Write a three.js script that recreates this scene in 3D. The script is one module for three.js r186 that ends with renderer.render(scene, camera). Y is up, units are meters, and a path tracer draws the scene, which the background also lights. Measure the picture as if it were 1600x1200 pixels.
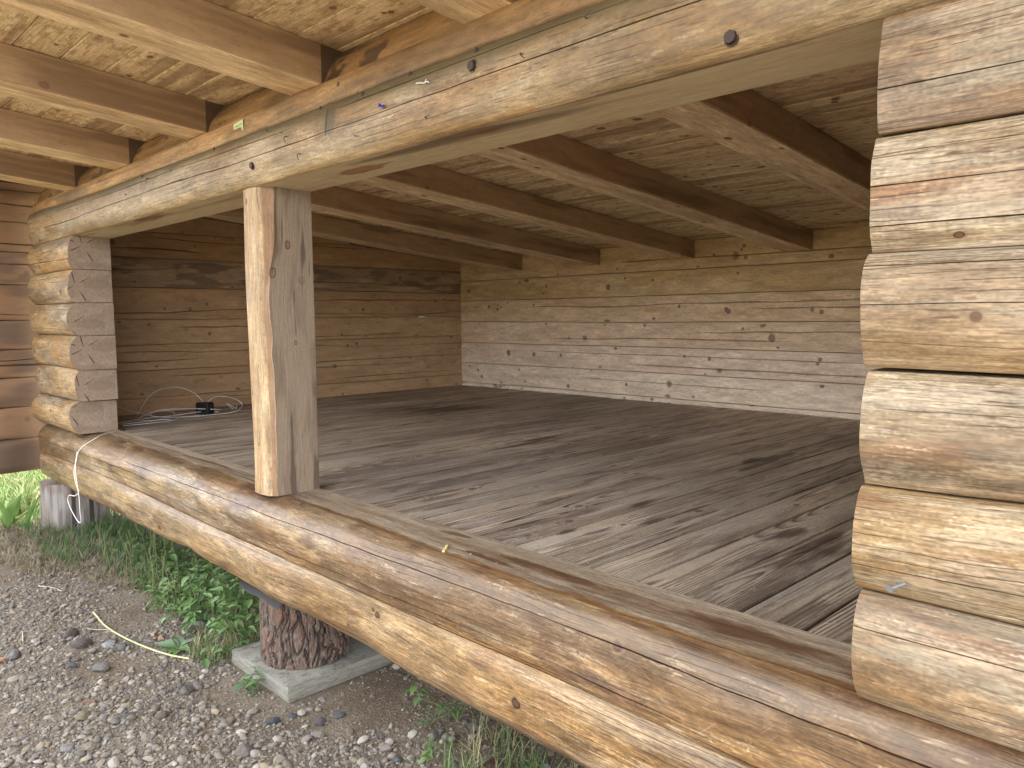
import * as THREE from 'three';
import { mergeGeometries } from 'three/addons/utils/BufferGeometryUtils.js';

// ---------------------------------------------------------------- camera, sky, sun, exposure
const scene = new THREE.Scene();
const camera = new THREE.PerspectiveCamera(52.88, 4 / 3, 0.05, 900);
camera.position.set(0.5349, 1.5, 1.3998);
camera.rotation.order = 'YXZ';
camera.rotation.set(-0.0877, 0.7954, -0.0082);
scene.add(camera);

const renderer = new THREE.WebGLRenderer({ antialias: true });
renderer.toneMapping = THREE.LinearToneMapping;
renderer.toneMappingExposure = 4.1;
renderer.shadowMap.enabled = true;
renderer.outputColorSpace = THREE.SRGBColorSpace;

const SUN = new THREE.Vector3(-0.4, 0.9, -0.2).normalize();
{ // bright overcast sky, horizon brightened to lift the interior, glow round the veiled sun
  const w = 256, h = 128, d = new Float32Array(w * h * 4);
  for (let j = 0; j < h; j++) for (let i = 0; i < w; i++) {
    const th = (j + 0.5) / h * Math.PI - Math.PI / 2, ph = ((i + 0.5) / w - 0.5) * 2 * Math.PI;
    const y = Math.sin(th), x = Math.cos(th) * Math.cos(ph), z = Math.cos(th) * Math.sin(ph);
    const el = Math.max(0, y);
    let L = 0.8 + 0.95 * Math.exp(-el * 3.2);
    const c = x * SUN.x + y * SUN.y + z * SUN.z;
    L += 0.7 * Math.pow(Math.max(0, c), 6);
    if (y < 0) L *= 0.5;
    const k = (j * w + i) * 4;
    d[k] = L * (0.98 - 0.06 * el); d[k + 1] = L * (1.0 - 0.01 * el); d[k + 2] = L * (1.03 + 0.06 * el); d[k + 3] = 1;
  }
  const sky = new THREE.DataTexture(d, w, h, THREE.RGBAFormat, THREE.FloatType);
  sky.mapping = THREE.EquirectangularReflectionMapping;
  sky.magFilter = sky.minFilter = THREE.LinearFilter; sky.needsUpdate = true;
  scene.background = sky; scene.environment = sky;
}
const sun = new THREE.DirectionalLight(0xfff1dc, 4.4);
sun.position.copy(SUN).multiplyScalar(30); sun.target.position.set(-2.5, 0, 0);
sun.castShadow = true; sun.shadow.radius = 8; sun.shadow.mapSize.set(2048, 2048);
Object.assign(sun.shadow.camera, { left: -12, right: 12, top: 12, bottom: -12, near: 1, far: 70 });
scene.add(sun, sun.target);

// ---------------------------------------------------------------- numbers and noise
function rngOf(a) { return () => { a |= 0; a = a + 0x6D2B79F5 | 0; let t = Math.imul(a ^ a >>> 15, 1 | a); t = t + Math.imul(t ^ t >>> 7, 61 | t) ^ t; return ((t ^ t >>> 14) >>> 0) / 4294967296; }; }
const TAB = new Float32Array(65536); { const r = rngOf(77); for (let i = 0; i < 65536; i++) TAB[i] = r(); }
function vn(x, y) {
  const xi = Math.floor(x), yi = Math.floor(y); let fx = x - xi, fy = y - yi;
  fx = fx * fx * (3 - 2 * fx); fy = fy * fy * (3 - 2 * fy);
  const a = (yi & 255) << 8, b = ((yi + 1) & 255) << 8, c = xi & 255, d = (xi + 1) & 255;
  const p = TAB[a | c], q = TAB[a | d], r = TAB[b | c], s = TAB[b | d];
  const u = p + (q - p) * fx; return u + (r + (s - r) * fx - u) * fy;
}
function fbm(x, y) { return 0.53 * vn(x, y) + 0.29 * vn(x * 2.03 + 17.3, y * 2.03 + 5.1) + 0.18 * vn(x * 4.1 + 31.7, y * 4.1 + 11.9); }
const clamp = (x, a = 0, b = 1) => x < a ? a : x > b ? b : x;
const lerp = (a, b, t) => a + (b - a) * t;
const sst = (a, b, x) => { x = clamp((x - a) / (b - a)); return x * x * (3 - 2 * x); };
const n1 = (x, sd) => vn(x, sd * 7.31 + 0.5) - 0.5;
const mixc = (o, c, m) => { o[0] += (c[0] - o[0]) * m; o[1] += (c[1] - o[1]) * m; o[2] += (c[2] - o[2]) * m; };
const C = (r, g, b) => [r / 255, g / 255, b / 255];

// ---------------------------------------------------------------- wood
function knotsFor(seed, s0, s1, t0, t1, perM, rmin, rmax) {
  const r = rngOf(seed), n = Math.round((s1 - s0) * perM), k = [];
  for (let i = 0; i < n; i++) k.push({ s: lerp(s0, s1, r()), t: lerp(t0, t1, r()), r: lerp(rmin, rmax, r() * r()), a: r() < 0.5 ? -1 : 1, l: r() });
  return k.sort((a, b) => a.s - b.s);
}
// one point of a wooden surface: s metres along the grain, t metres across
function wood(s, t, st, sd, kn, o) {
  let warp = 0, kd = 9, kl = 0;
  for (let i = 0; i < kn.length; i++) {
    const k = kn[i], ds = s - k.s; if (ds > k.r * 9 || ds < -k.r * 9) continue;
    const dt = t - k.t; if (dt > k.r * 5 || dt < -k.r * 5) continue;
    const rr = k.r * k.r, e = Math.exp(-ds * ds / (rr * 12) - dt * dt / (rr * 4)); warp += e * (dt > 0 ? 1 : -1) * (0.4 + e);
    const d = Math.sqrt(ds * ds / 1.7 + dt * dt) / k.r * (0.85 + 0.3 * vn(s * 90 + sd, t * 90));
    if (d < kd) { kd = d; kl = k.l; }
  }
  let g;
  if (st.flat) { const dd = 0.008 + st.flat * vn(s * st.ws + sd * 3.7, sd), tc = t - st.tc(s, sd); g = Math.sqrt(tc * tc + dd * dd) * st.rf + 0.9 * vn(s * 2.3 + sd, t * 30) + warp * st.kw; }
  else g = t * st.rf + st.wa * (vn(s * st.ws + sd * 1.3, t * st.wt + sd * 1.7) + 0.4 * vn(s * st.ws * 2.6, t * st.wt * 2.2 + sd)) + warp * st.kw;
  let f = g - Math.floor(g); f = f < 0.72 ? f / 0.72 : (1 - f) / 0.28; const late = f * f * (0.55 + 0.45 * f);
  const fib = 0.5 * vn(s * 11 + sd * 3.1, t * 380) + 0.5 * vn(s * 38 + sd * 1.9, t * 420 + 7), fin = vn(s * 90 + sd, t * 760), spk = vn(s * 190, t * 380 + sd);
  o[0] = st.base[0]; o[1] = st.base[1]; o[2] = st.base[2];
  const lv = st.lc * (0.45 + 0.9 * vn(s * 1.7 + sd, t * 9 + 3));
  mixc(o, st.late, clamp(late * lv));
  let h = 0.5 - late * st.lh;
  for (const p of st.patches || []) {
    const q = fbm(s * p.fs + sd * 2.3 + p.o, t * p.ft + sd * 1.1 + p.o) + p.streak * (fib - 0.5) + (p.fine || 0) * (spk - 0.5);
    const m = sst(p.th - p.sw, p.th + p.sw, q) * p.k; if (m > 0) { mixc(o, p.c, m); h += m * (p.h || 0); }
  }
  const v = 1 + st.fc * (fib - 0.5) + st.fc * 0.7 * (fin - 0.5) + 0.13 * (spk - 0.5);
  o[0] *= v; o[1] *= v; o[2] *= v; h += (fib - 0.5) * st.fh;
  if (st.fl) { const q = 0.6 * vn(s * 42 + sd * 5, t * 620 + 9) + 0.4 * vn(s * 14, t * 330 + sd); if (q > 0.62) { const m = (q - 0.62) * 3 * st.fl * (0.4 + 1.2 * vn(s * 3 + sd, t * 18)); mixc(o, st.fleck || st.late, clamp(m)); h -= m * 0.12; } }
  if (st.mot) { const q = 1 + st.mot * ((fbm(s * 7 + sd * 1.7, t * 34 + sd) - 0.5) * 1.6 + (fbm(s * 26 + sd, t * 95) - 0.5)); o[0] *= q; o[1] *= Math.pow(q, 1.08); o[2] *= Math.pow(q, 1.16); }
  if (st.chk) { const w0 = t * 62 + 1.5 * vn(s * 2.4 + sd * 4, t * 16 + sd) + 0.25 * vn(s * 11, sd), w = Math.abs(w0 - Math.floor(w0) - 0.5), g2 = vn(s * 6 + sd, t * 26 + 5), m = (1 - sst(0.012, 0.05, w)) * sst(0.52, 0.74, g2) * st.chk; if (m > 0) { o[0] *= 1 - m; o[1] *= 1 - m * 1.05; o[2] *= 1 - m * 1.1; h -= m * 0.35; } }
  if (st.scr) { const q = vn((s * 0.5 + t) * 260 + sd, (s - t) * 7), p2 = vn((s * 0.8 - t) * 300, (s + t) * 6 + sd), m = Math.max(sst(0.93, 0.99, q), sst(0.94, 0.99, p2)) * st.scr; if (m > 0) mixc(o, C(214, 194, 160), m); }
  if (st.chat) { const q = vn(s * 210 + 14 * vn(s * 3, t * 14), t * 22 + sd) - 0.5, m = st.chat * sst(0.48, 0.68, vn(s * 2.6 + sd * 2, t * 11 + 4)); const k = 1 + q * m; o[0] *= k; o[1] *= k; o[2] *= k; h += q * m * 0.5; }
  if (kd < 2.2) {
    if (kd > 1) { const m = (1 - (kd - 1) / 1.2); if (st.halo) mixc(o, st.halo, m * 0.4); mixc(o, st.knot, m * m * m * m * 0.6); }
    else { const ring = 0.5 + 0.5 * Math.sin(kd * 13); mixc(o, st.knot, 0.62 + 0.25 * ring * kl + 0.13 * kd); if (kl > 0.55 && kd > 0.82) mixc(o, [0.06, 0.045, 0.035], 0.75); h += 0.12 - 0.1 * kd; }
  }
  o[3] = h;
  if (st.post) st.post(s, t, o, sd, fib, spk);
}
function dataTex(w, h, bytes, srgb) {
  const t = new THREE.DataTexture(bytes, w, h, THREE.RGBAFormat, THREE.UnsignedByteType);
  t.wrapS = t.wrapT = THREE.RepeatWrapping; t.magFilter = THREE.LinearFilter; t.minFilter = THREE.LinearMipmapLinearFilter; t.generateMipmaps = true; t.anisotropy = 8;
  if (srgb) t.colorSpace = THREE.SRGBColorSpace; t.needsUpdate = true; return t;
}
function bake(w, h, fn, rough) {
  const a = new Uint8Array(w * h * 4), b = new Uint8Array(w * h * 4), o = [0, 0, 0, 0.5];
  for (let j = 0; j < h; j++) for (let i = 0; i < w; i++) {
    o[3] = 0.5; fn(i, j, o); const k = (j * w + i) * 4;
    a[k] = clamp(o[0]) * 255; a[k + 1] = clamp(o[1]) * 255; a[k + 2] = clamp(o[2]) * 255; a[k + 3] = 255;
    b[k] = b[k + 1] = b[k + 2] = clamp(o[3]) * 255; b[k + 3] = 255;
  }
  return { map: dataTex(w, h, a, true), bump: dataTex(w, h, b, false) };
}
// strips of wood stacked in one texture; each strip is the unrolled surface of one log or board
function bakeStrips({ w, h, s0, S, strips, bump = 0.004, rough = 0.65, name, gam = 1 }) {
  let H = 0; for (const q of strips) { q.y = H; H += q.h; }
  const own = new Int32Array(h), tt = new Float32Array(h);
  for (let j = 0; j < h; j++) { const y = (j + 0.5) / h * H; let n = 0; while (n < strips.length - 1 && y >= strips[n + 1].y) n++; own[j] = n; tt[j] = y - strips[n].y; }
  const m = bake(w, h, (i, j, o) => { const q = strips[own[j]]; wood(s0 + Math.pow((i + 0.5) / w, 1 / gam) * S, tt[j], q.st, q.sd, q.kn, o); });
  const mat = new THREE.MeshStandardMaterial({ map: m.map, bumpMap: m.bump, bumpScale: bump, roughness: rough, metalness: 0, vertexColors: true }); mat.name = name || 'wood';
  return { mat, u: s => gam === 1 ? (s - s0) / S : Math.pow(clamp((s - s0) / S), gam), v: (n, t) => (strips[n].y + clamp(t, 0.002, strips[n].h - 0.002)) / H, strips };
}

// wood kinds
const honey = { base: C(190, 159, 116), late: C(152, 116, 76), fl: 0.8, fleck: C(122, 88, 58), chat: 0.07, mot: 0.24, chk: 0.45, lc: 0.35, lh: 0.08, rf: 60, wa: 7, ws: 0.9, wt: 7, kw: 1.6, fc: 0.17, fh: 0.12, knot: C(96, 68, 50), halo: C(200, 168, 120) };
const PW = (o, k, th = 0.55) => ({ c: C(218, 206, 180), fs: 3.2, ft: 20, o, th, sw: 0.13, k: k * 0.62, streak: 0.26, fine: 0.12, h: 0.02 });
const PO = (o, k, th = 0.6, c = C(174, 126, 80)) => ({ c, fs: 2.4, ft: 13, o, th, sw: 0.06, k: k * 0.8, streak: 0.14, fine: 0.1, h: 0.03 });
const PG = (o, k, th = 0.56, c = C(128, 112, 96)) => ({ c, fs: 1.5, ft: 9, o, th, sw: 0.1, k, streak: 0.12 });
const scuff = (o, k) => ({ c: C(232, 220, 196), fs: 11, ft: 90, o, th: 0.76, sw: 0.04, k: k * 0.55, streak: 0.25, fine: 0.15, h: -0.05 });

// ---------------------------------------------------------------- geometry of hewn timber
class Geo {
  constructor() { this.p = []; this.t = []; this.i = []; this.c = []; }
  block(ns, na, pos, uv, flip, tone = 1) {
    const b = this.p.length / 3;
    for (let i = 0; i <= ns; i++) for (let j = 0; j <= na; j++) { const q = pos(i, j), w = uv(i, j); this.p.push(q[0], q[1], q[2]); this.t.push(w[0], w[1]); this.c.push(tone, tone * (tone < 1 ? 0.92 : 1), tone * (tone < 1 ? 0.86 : 1)); }
    for (let i = 0; i < ns; i++) for (let j = 0; j < na; j++) {
      const a = b + i * (na + 1) + j, c = a + na + 1;
      if (flip) this.i.push(a, a + 1, c, a + 1, c + 1, c); else this.i.push(a, c, a + 1, a + 1, c, c + 1);
    }
  }
  // a skin over (s, a) with cracks: real V grooves that wander along the grain
  skin({ s0, s1, ns, na, pos, uv, cracks = [], flip, arc = 0.2 }) {
    const S = i => lerp(s0, s1, i / ns);
    const cs = cracks.map(c => ({
      ...c, at: s => c.a + c.wob * (vn(s * 1.3 + c.sd, c.sd) - 0.5) + c.wob * 0.18 * (vn(s * 7 + c.sd, 4) - 0.5) + (c.slope || 0) * (s - c.s0),
      wd: s => { const k = sst(c.s0, c.s0 + 0.25, s) * (1 - sst(c.s1 - 0.25, c.s1, s)); return k * (0.55 + 0.9 * vn(s * 4 + c.sd, 9)); },
    })).sort((x, y) => x.a - y.a);
    const lo = c => s => c.at(s) - (c.w * c.wd(s) / 2 + 1e-5) / arc, hi = c => s => c.at(s) + (c.w * c.wd(s) / 2 + 1e-5) / arc;
    let from = () => 0;
    const put = (f, g) => { const n = Math.max(1, Math.round(na * (g(lerp(s0, s1, 0.5)) - f(lerp(s0, s1, 0.5))))); const A = (i, j) => lerp(f(S(i)), g(S(i)), j / n); this.block(ns, n, (i, j) => pos(S(i), A(i, j)), (i, j) => uv(S(i), A(i, j)), flip); };
    for (const c of cs) {
      const l = lo(c), h = hi(c); put(from, l);
      this.block(ns, 2, (i, j) => {
        const s = S(i); if (j !== 1) return pos(s, j ? h(s) : l(s));
        const a = c.at(s), q = pos(s, a), e = pos(s, a + 0.01), f = pos(s + 0.01, a);
        const ux = f[0] - q[0], uy = f[1] - q[1], uz = f[2] - q[2], vx = e[0] - q[0], vy = e[1] - q[1], vz = e[2] - q[2];
        let nx = uy * vz - uz * vy, ny = uz * vx - ux * vz, nz = ux * vy - uy * vx; const L = Math.hypot(nx, ny, nz) || 1, d = c.d * Math.min(1, c.wd(s) * 2) * (flip ? 1 : -1) / L;
        return [q[0] + nx * d, q[1] + ny * d, q[2] + nz * d];
      }, (i, j) => uv(S(i), j === 0 ? l(S(i)) : j === 1 ? c.at(S(i)) : h(S(i))), flip, 0.6);  // vertex colour darkens the groove: grime and painted shade together
      from = h;
    }
    put(from, () => 1);
  }
  done() {
    const g = new THREE.BufferGeometry();
    g.setAttribute('position', new THREE.Float32BufferAttribute(this.p, 3)); g.setAttribute('uv', new THREE.Float32BufferAttribute(this.t, 2)); g.setAttribute('color', new THREE.Float32BufferAttribute(this.c, 3)); g.setIndex(this.i); g.computeVertexNormals(); return g;
  }
}
function crackSet(seed, s0, s1, n, { w = 0.004, d = 0.018, wob = 0.08, full = 0.4, amin = 0.15, amax = 0.85 } = {}) {
  const r = rngOf(seed), out = [], L = s1 - s0;
  for (let i = 0; i < n; i++) {
    const a = amin + (amax - amin) * (i + 0.25 + 0.5 * r()) / n, f = r() < full;
    const len = f ? L + 1 : L * (0.2 + 0.4 * r()), c = f ? s0 - 0.5 : s0 + (L - len) * r();
    out.push({ a, s0: c, s1: c + len, w: w * (0.6 + 0.7 * r()), d, wob: wob * (0.5 + r()), sd: seed + i * 3.7 });
  }
  return out;
}
const roofY = z => 2.42 + 0.0937 * (z + 0.03);
// a hewn log: rounded (or nearly flat) face outwards, sawn top, bottom and back
function logGeo(o) {
  const { M, s0, s1, ns = 60, na = 12, yl, yh, bulge, p = 2.6, q = 0.75, thick = 0.2, cracks = [], A, n, seed = 1, du = 0, bt = 0, F = 0.24, back = 0, hew = 0.005, flip = false, zf, zb, prof } = o;
  const G = new Geo(), ph = seed * 5.77;
  const z0 = zf || (() => 0), zl = zb || z0;
  const face = prof || ((s, a) => {
    const k = 0.5 - 0.5 * Math.cos(Math.PI * a), c = Math.abs(2 * k - 1), l = yl(s), h = yh(s);
    const bz = bulge(s) * Math.pow(Math.max(0, 1 - Math.pow(c, p)), q);
    const f = hew * ((vn(s * 5 + ph, a * 5 + ph) - 0.5) * 1.4 + (vn(s * 1.3 + ph, a * 2) - 0.5) * 2) * Math.min(1, (1 - c) * 6);
    return [lerp(zl(s), z0(s), k) + bz + f, lerp(l, h, k)];
  });
  const P = (s, z, y) => M(s, z, y), ov = o.ov || (() => 0.006), ovt = o.ovt || ov;
  const uvf = (s, t) => [A.u(s + du), A.v(n, t)];
  G.skin({ s0, s1, ns, na, cracks, arc: F, flip, pos: (s, a) => { const f = face(s, a); return P(s, f[0], f[1]); }, uv: (s, a) => uvf(s, bt + a * F) });
  const nb = Math.max(2, ns >> 1), b = -thick - back;
  // bottom, top, back
  G.skin({ s0, s1, ns: nb, na: 2, flip, pos: (s, a) => { const f = face(s, 0); return P(s, lerp(b, f[0], a), f[1] - ov(s) * (1 - a)); }, uv: (s, a) => uvf(s, bt ? a * bt : 0.01 + a * 0.1) });
  G.skin({ s0, s1, ns: nb, na: 2, flip, pos: (s, a) => { const f = face(s, 1); return P(s, lerp(f[0], b, a), f[1] + ovt(s) * a); }, uv: (s, a) => uvf(s, bt + F + a * (o.tt || -0.1)) });
  G.skin({ s0, s1, ns: nb, na: 1, flip, pos: (s, a) => P(s, b, lerp(face(s, 1)[1] + ovt(s), face(s, 0)[1] - ov(s), a)), uv: (s, a) => uvf(s, bt + 0.02 + a * 0.15) });
  return { geo: G.done(), face, b };
}
function capGeo(L, M, s, na, flip, uc) {
  const pts = []; for (let j = 0; j <= na; j++) pts.push(L.face(s, j / na)); pts.push([L.b, pts[na][1]], [L.b, pts[0][1]]);
  let cz = 0, cy = 0; for (const q of pts) { cz += q[0]; cy += q[1]; } cz /= pts.length; cy /= pts.length;
  const pos = [], uv = [], idx = []; const add = (z, y) => { const q = M(s, z, y); pos.push(...q); uv.push(0.5 + (z - cz + uc[0]) / 0.4, 0.5 + (y - cy + uc[1]) / 0.4); };
  add(cz, cy); for (const q of pts) add(q[0], q[1]);
  for (let i = 1; i <= pts.length; i++) { const j = i % pts.length + 1; flip ? idx.push(0, j, i) : idx.push(0, i, j); }
  const g = new THREE.BufferGeometry(); g.setAttribute('position', new THREE.Float32BufferAttribute(pos, 3)); g.setAttribute('uv', new THREE.Float32BufferAttribute(uv, 2)); g.setIndex(idx); g.computeVertexNormals(); return g;
}

// ---------------------------------------------------------------- objects and names
const used = {};
function numbered(n) { used[n] = (used[n] || 0) + 1; return used[n] === 1 ? n : n + '_' + String(used[n] - 1).padStart(3, '0'); }
function tag(o, label, category, group, kind) { o.userData.label = label; if (category) o.userData.category = category; if (group) o.userData.group = group; if (kind) o.userData.kind = kind; return o; }
function mesh(name, geo, mat, parent) { const m = new THREE.Mesh(geo, mat); m.name = numbered(name); m.castShadow = m.receiveShadow = true; (parent || scene).add(m); return m; }
function group(name, parent) { const g = new THREE.Group(); g.name = numbered(name); (parent || scene).add(g); return g; }
const flat = (c, rough = 0.8, metal = 0) => new THREE.MeshStandardMaterial({ color: new THREE.Color().setRGB(c[0], c[1], c[2]), roughness: rough, metalness: metal });
const tube = (pts, r, n = 24, k = 6) => new THREE.TubeGeometry(new THREE.CatmullRomCurve3(pts.map(p => new THREE.Vector3(...p))), n, r, k, false);

const shelter = group('log_shelter');
tag(shelter, 'open fronted log shelter of honey coloured timber with a raised plank floor', 'shelter');
const MF = (s, z, y) => [s, y, z];                    // front wall: along x, outwards +z
const MB = (s, z, y) => [s, y, -3.82 + z];            // back wall
const ML = (s, z, y) => [-5.53 + z, Math.min(y, roofY(s) - 0.004), s];   // left wall, inner face +x
const MR = (s, z, y) => [0.93 - z, Math.min(y, roofY(s) - 0.004), s];
const XL = -5.527, XR = 0.925;

// end grain
const endT = bake(512, 512, (i, j, o) => {
  const x = (i / 512 - 0.5) * 0.4, y = (j / 512 - 0.5) * 0.4; const r = Math.hypot(x * 1.05, y) * (1 + 0.08 * (vn(x * 14, y * 14) - 0.5)), a = Math.atan2(y, x);
  o[0] = 0.70; o[1] = 0.625; o[2] = 0.56; const f = (r * 190 + 1.5 * vn(x * 20, y * 20)) % 1; mixc(o, C(118, 98, 82), 0.5 * f * f);
  mixc(o, C(186, 170, 154), 0.5 * sst(0.5, 0.75, fbm(x * 22 + 3, y * 22))); mixc(o, C(144, 126, 112), 0.5 * sst(0.52, 0.75, fbm(x * 13 + 9, y * 17 + 3)));
  const v = 1 + 0.12 * (vn(i * 0.5, j * 0.5) - 0.5) + 0.1 * (vn(i * 0.09, j * 0.09) - 0.5); o[0] *= v; o[1] *= v; o[2] *= v; o[3] = 0.5 - 0.2 * f;
  for (const [b, w, r0, r1] of [[1.35, 0.05, 0.01, 0.1], [2.6, 0.035, 0.03, 0.11], [-0.5, 0.036, 0.015, 0.09], [0.4, 0.026, 0.05, 0.12], [-2.1, 0.03, 0.04, 0.12]]) { const d = Math.abs(Math.atan2(Math.sin(a - b), Math.cos(a - b))) + 0.05 * (vn(r * 60, b) - 0.5); if (r > r0 && r < r1 && d < w * (r1 - r) / (r1 - r0) * 1.4) { mixc(o, C(44, 34, 30), 0.85); o[3] = 0; } }
});
const endMat = new THREE.MeshStandardMaterial({ map: endT.map, bumpMap: endT.bump, bumpScale: 0.003, roughness: 0.85 }); endMat.name = 'end_grain'; endMat.color.setRGB(0.74, 0.71, 0.68);

// ---------------------------------------------------------------- sill logs
const sillSt = { ...honey, base: C(170, 136, 94), late: C(112, 80, 52), lc: 0.5, scr: 0.6, fc: 0.34, chat: 0.1, mot: 0.28, chk: 0.5, patches: [
  PO(3, 0.6, 0.55, C(188, 144, 86)), PG(9, 0.65, 0.545, C(126, 106, 84)), PW(21, 0.6, 0.58), PG(33, 0.4, 0.6, C(122, 92, 62)), scuff(5, 0.7), { c: C(108, 80, 62), fs: 6, ft: 20, o: 12, th: 0.68, sw: 0.08, k: 0.6, streak: 0.1 } ] };
const sillTop = { ...sillSt };
const FS = 0.25, TS = 0.19;
const stainSill = [[-0.92, 0.105, 0.16, 0.02], [-1.137, 0.065, 0.05, 0.014], [-0.80, 0.10, 0.1, 0.024], [-1.33, 0.15, 0.09, 0.02], [-0.27, 0.1, 0.2, 0.045], [-1.05, 0.06, 0.09, 0.018], [0.1, 0.06, 0.2, 0.03], [-3.2, 0.1, 0.3, 0.02]];
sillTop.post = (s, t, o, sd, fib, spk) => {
  const a = t - FS; // metres behind the arris
  const e = a + 0.03 * (vn(s * 6, 3) - 0.5) + 0.012 * (vn(s * 30, t * 120) - 0.5);
  // the worn top: grey, wet and stained; a rust-brown line where the arris begins
  const m = sst(0.004, 0.03, e);
  if (m > 0) {
    const g = C(200, 182, 158); const n = fbm(s * 2.2 + 7, t * 34); mixc(g, C(146, 126, 106), 0.7 * sst(0.42, 0.66, n)); mixc(g, C(228, 214, 192), 0.7 * sst(0.5, 0.72, fbm(s * 5 + 2, t * 60)) ); mixc(g, C(150, 118, 86), 0.45 * sst(0.54, 0.72, fbm(s * 1.4 + 40, t * 16)));
    const k = 1 + 0.5 * (fib - 0.5) + 0.2 * (spk - 0.5); mixc(o, [g[0] * k, g[1] * k, g[2] * k], m * 0.95);
    const l = sst(0.105, 0.13, a + 0.012 * (vn(s * 12, 8) - 0.5)); mixc(o, C(222 * k, 208 * k, 186 * k), l * 0.55);
    for (const [x, y, rx, ry] of stainSill) { const d = Math.hypot((s - x) / rx, (a - y) / ry) + 0.9 * (fbm(s * 16, t * 60) - 0.5); mixc(o, C(104, 70, 46), 0.6 * (1 - sst(0.6, 1.0, d))); }
  }
  const r = sst(-0.03, 0.0, e) * (1 - sst(0.008, 0.026, e)); mixc(o, C(140, 98, 62), r * 0.35 * sst(-3.6, -2.0, s));
  // pale wear on the shoulder of the log, with sky reflection painted in
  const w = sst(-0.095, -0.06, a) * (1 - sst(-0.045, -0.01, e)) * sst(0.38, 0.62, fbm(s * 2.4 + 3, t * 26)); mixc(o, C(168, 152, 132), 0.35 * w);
};
const sillA = bakeStrips({ w: 2048, h: 1024, s0: -5.6, S: 6.9, gam: 1.9, rough: 0.44, bump: 0.004, name: 'sill_wood', strips: [
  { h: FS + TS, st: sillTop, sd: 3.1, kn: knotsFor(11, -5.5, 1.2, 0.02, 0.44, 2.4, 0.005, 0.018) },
  { h: 0.30, st: { ...sillSt, patches: [...sillSt.patches, PG(50, 0.4, 0.5, C(206, 178, 132))] }, sd: 8.6, kn: knotsFor(12, -5.5, 1.2, 0.02, 0.27, 2.8, 0.005, 0.019) }] });
sillA.mat.color.setRGB(0.52, 0.495, 0.475);
const seamSill = s => 0.606 + 0.014 * n1(s * 0.8, 3) * 2 - 0.012 * sst(-4.4, -5.5, s) * -1 - 0.03 * sst(-4.2, -5.5, s) - 0.02 * sst(-0.9, 0.2, s);
function bez(pts, a) { // Catmull-Rom through points
  const n = pts.length - 1, x = clamp(a, 0, 1) * n, i = Math.min(n - 1, Math.floor(x)), f = x - i, g = k => pts[clamp(k, 0, n)], q = [];
  for (let c = 0; c < 2; c++) { const p0 = g(i - 1)[c], p1 = g(i)[c], p2 = g(i + 1)[c], p3 = g(i + 2)[c]; q[c] = 0.5 * (2 * p1 + (p2 - p0) * f + (2 * p0 - 5 * p1 + 4 * p2 - p3) * f * f + (3 * p1 - p0 - 3 * p2 + p3) * f * f * f); }
  return q;
}
const arris = s => lerp(-0.1, -0.012, sst(-4.6, -0.2, s)) + 0.022 * n1(s * 1.7, 5) - 0.04 * sst(-4.2, -5, s);
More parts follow.
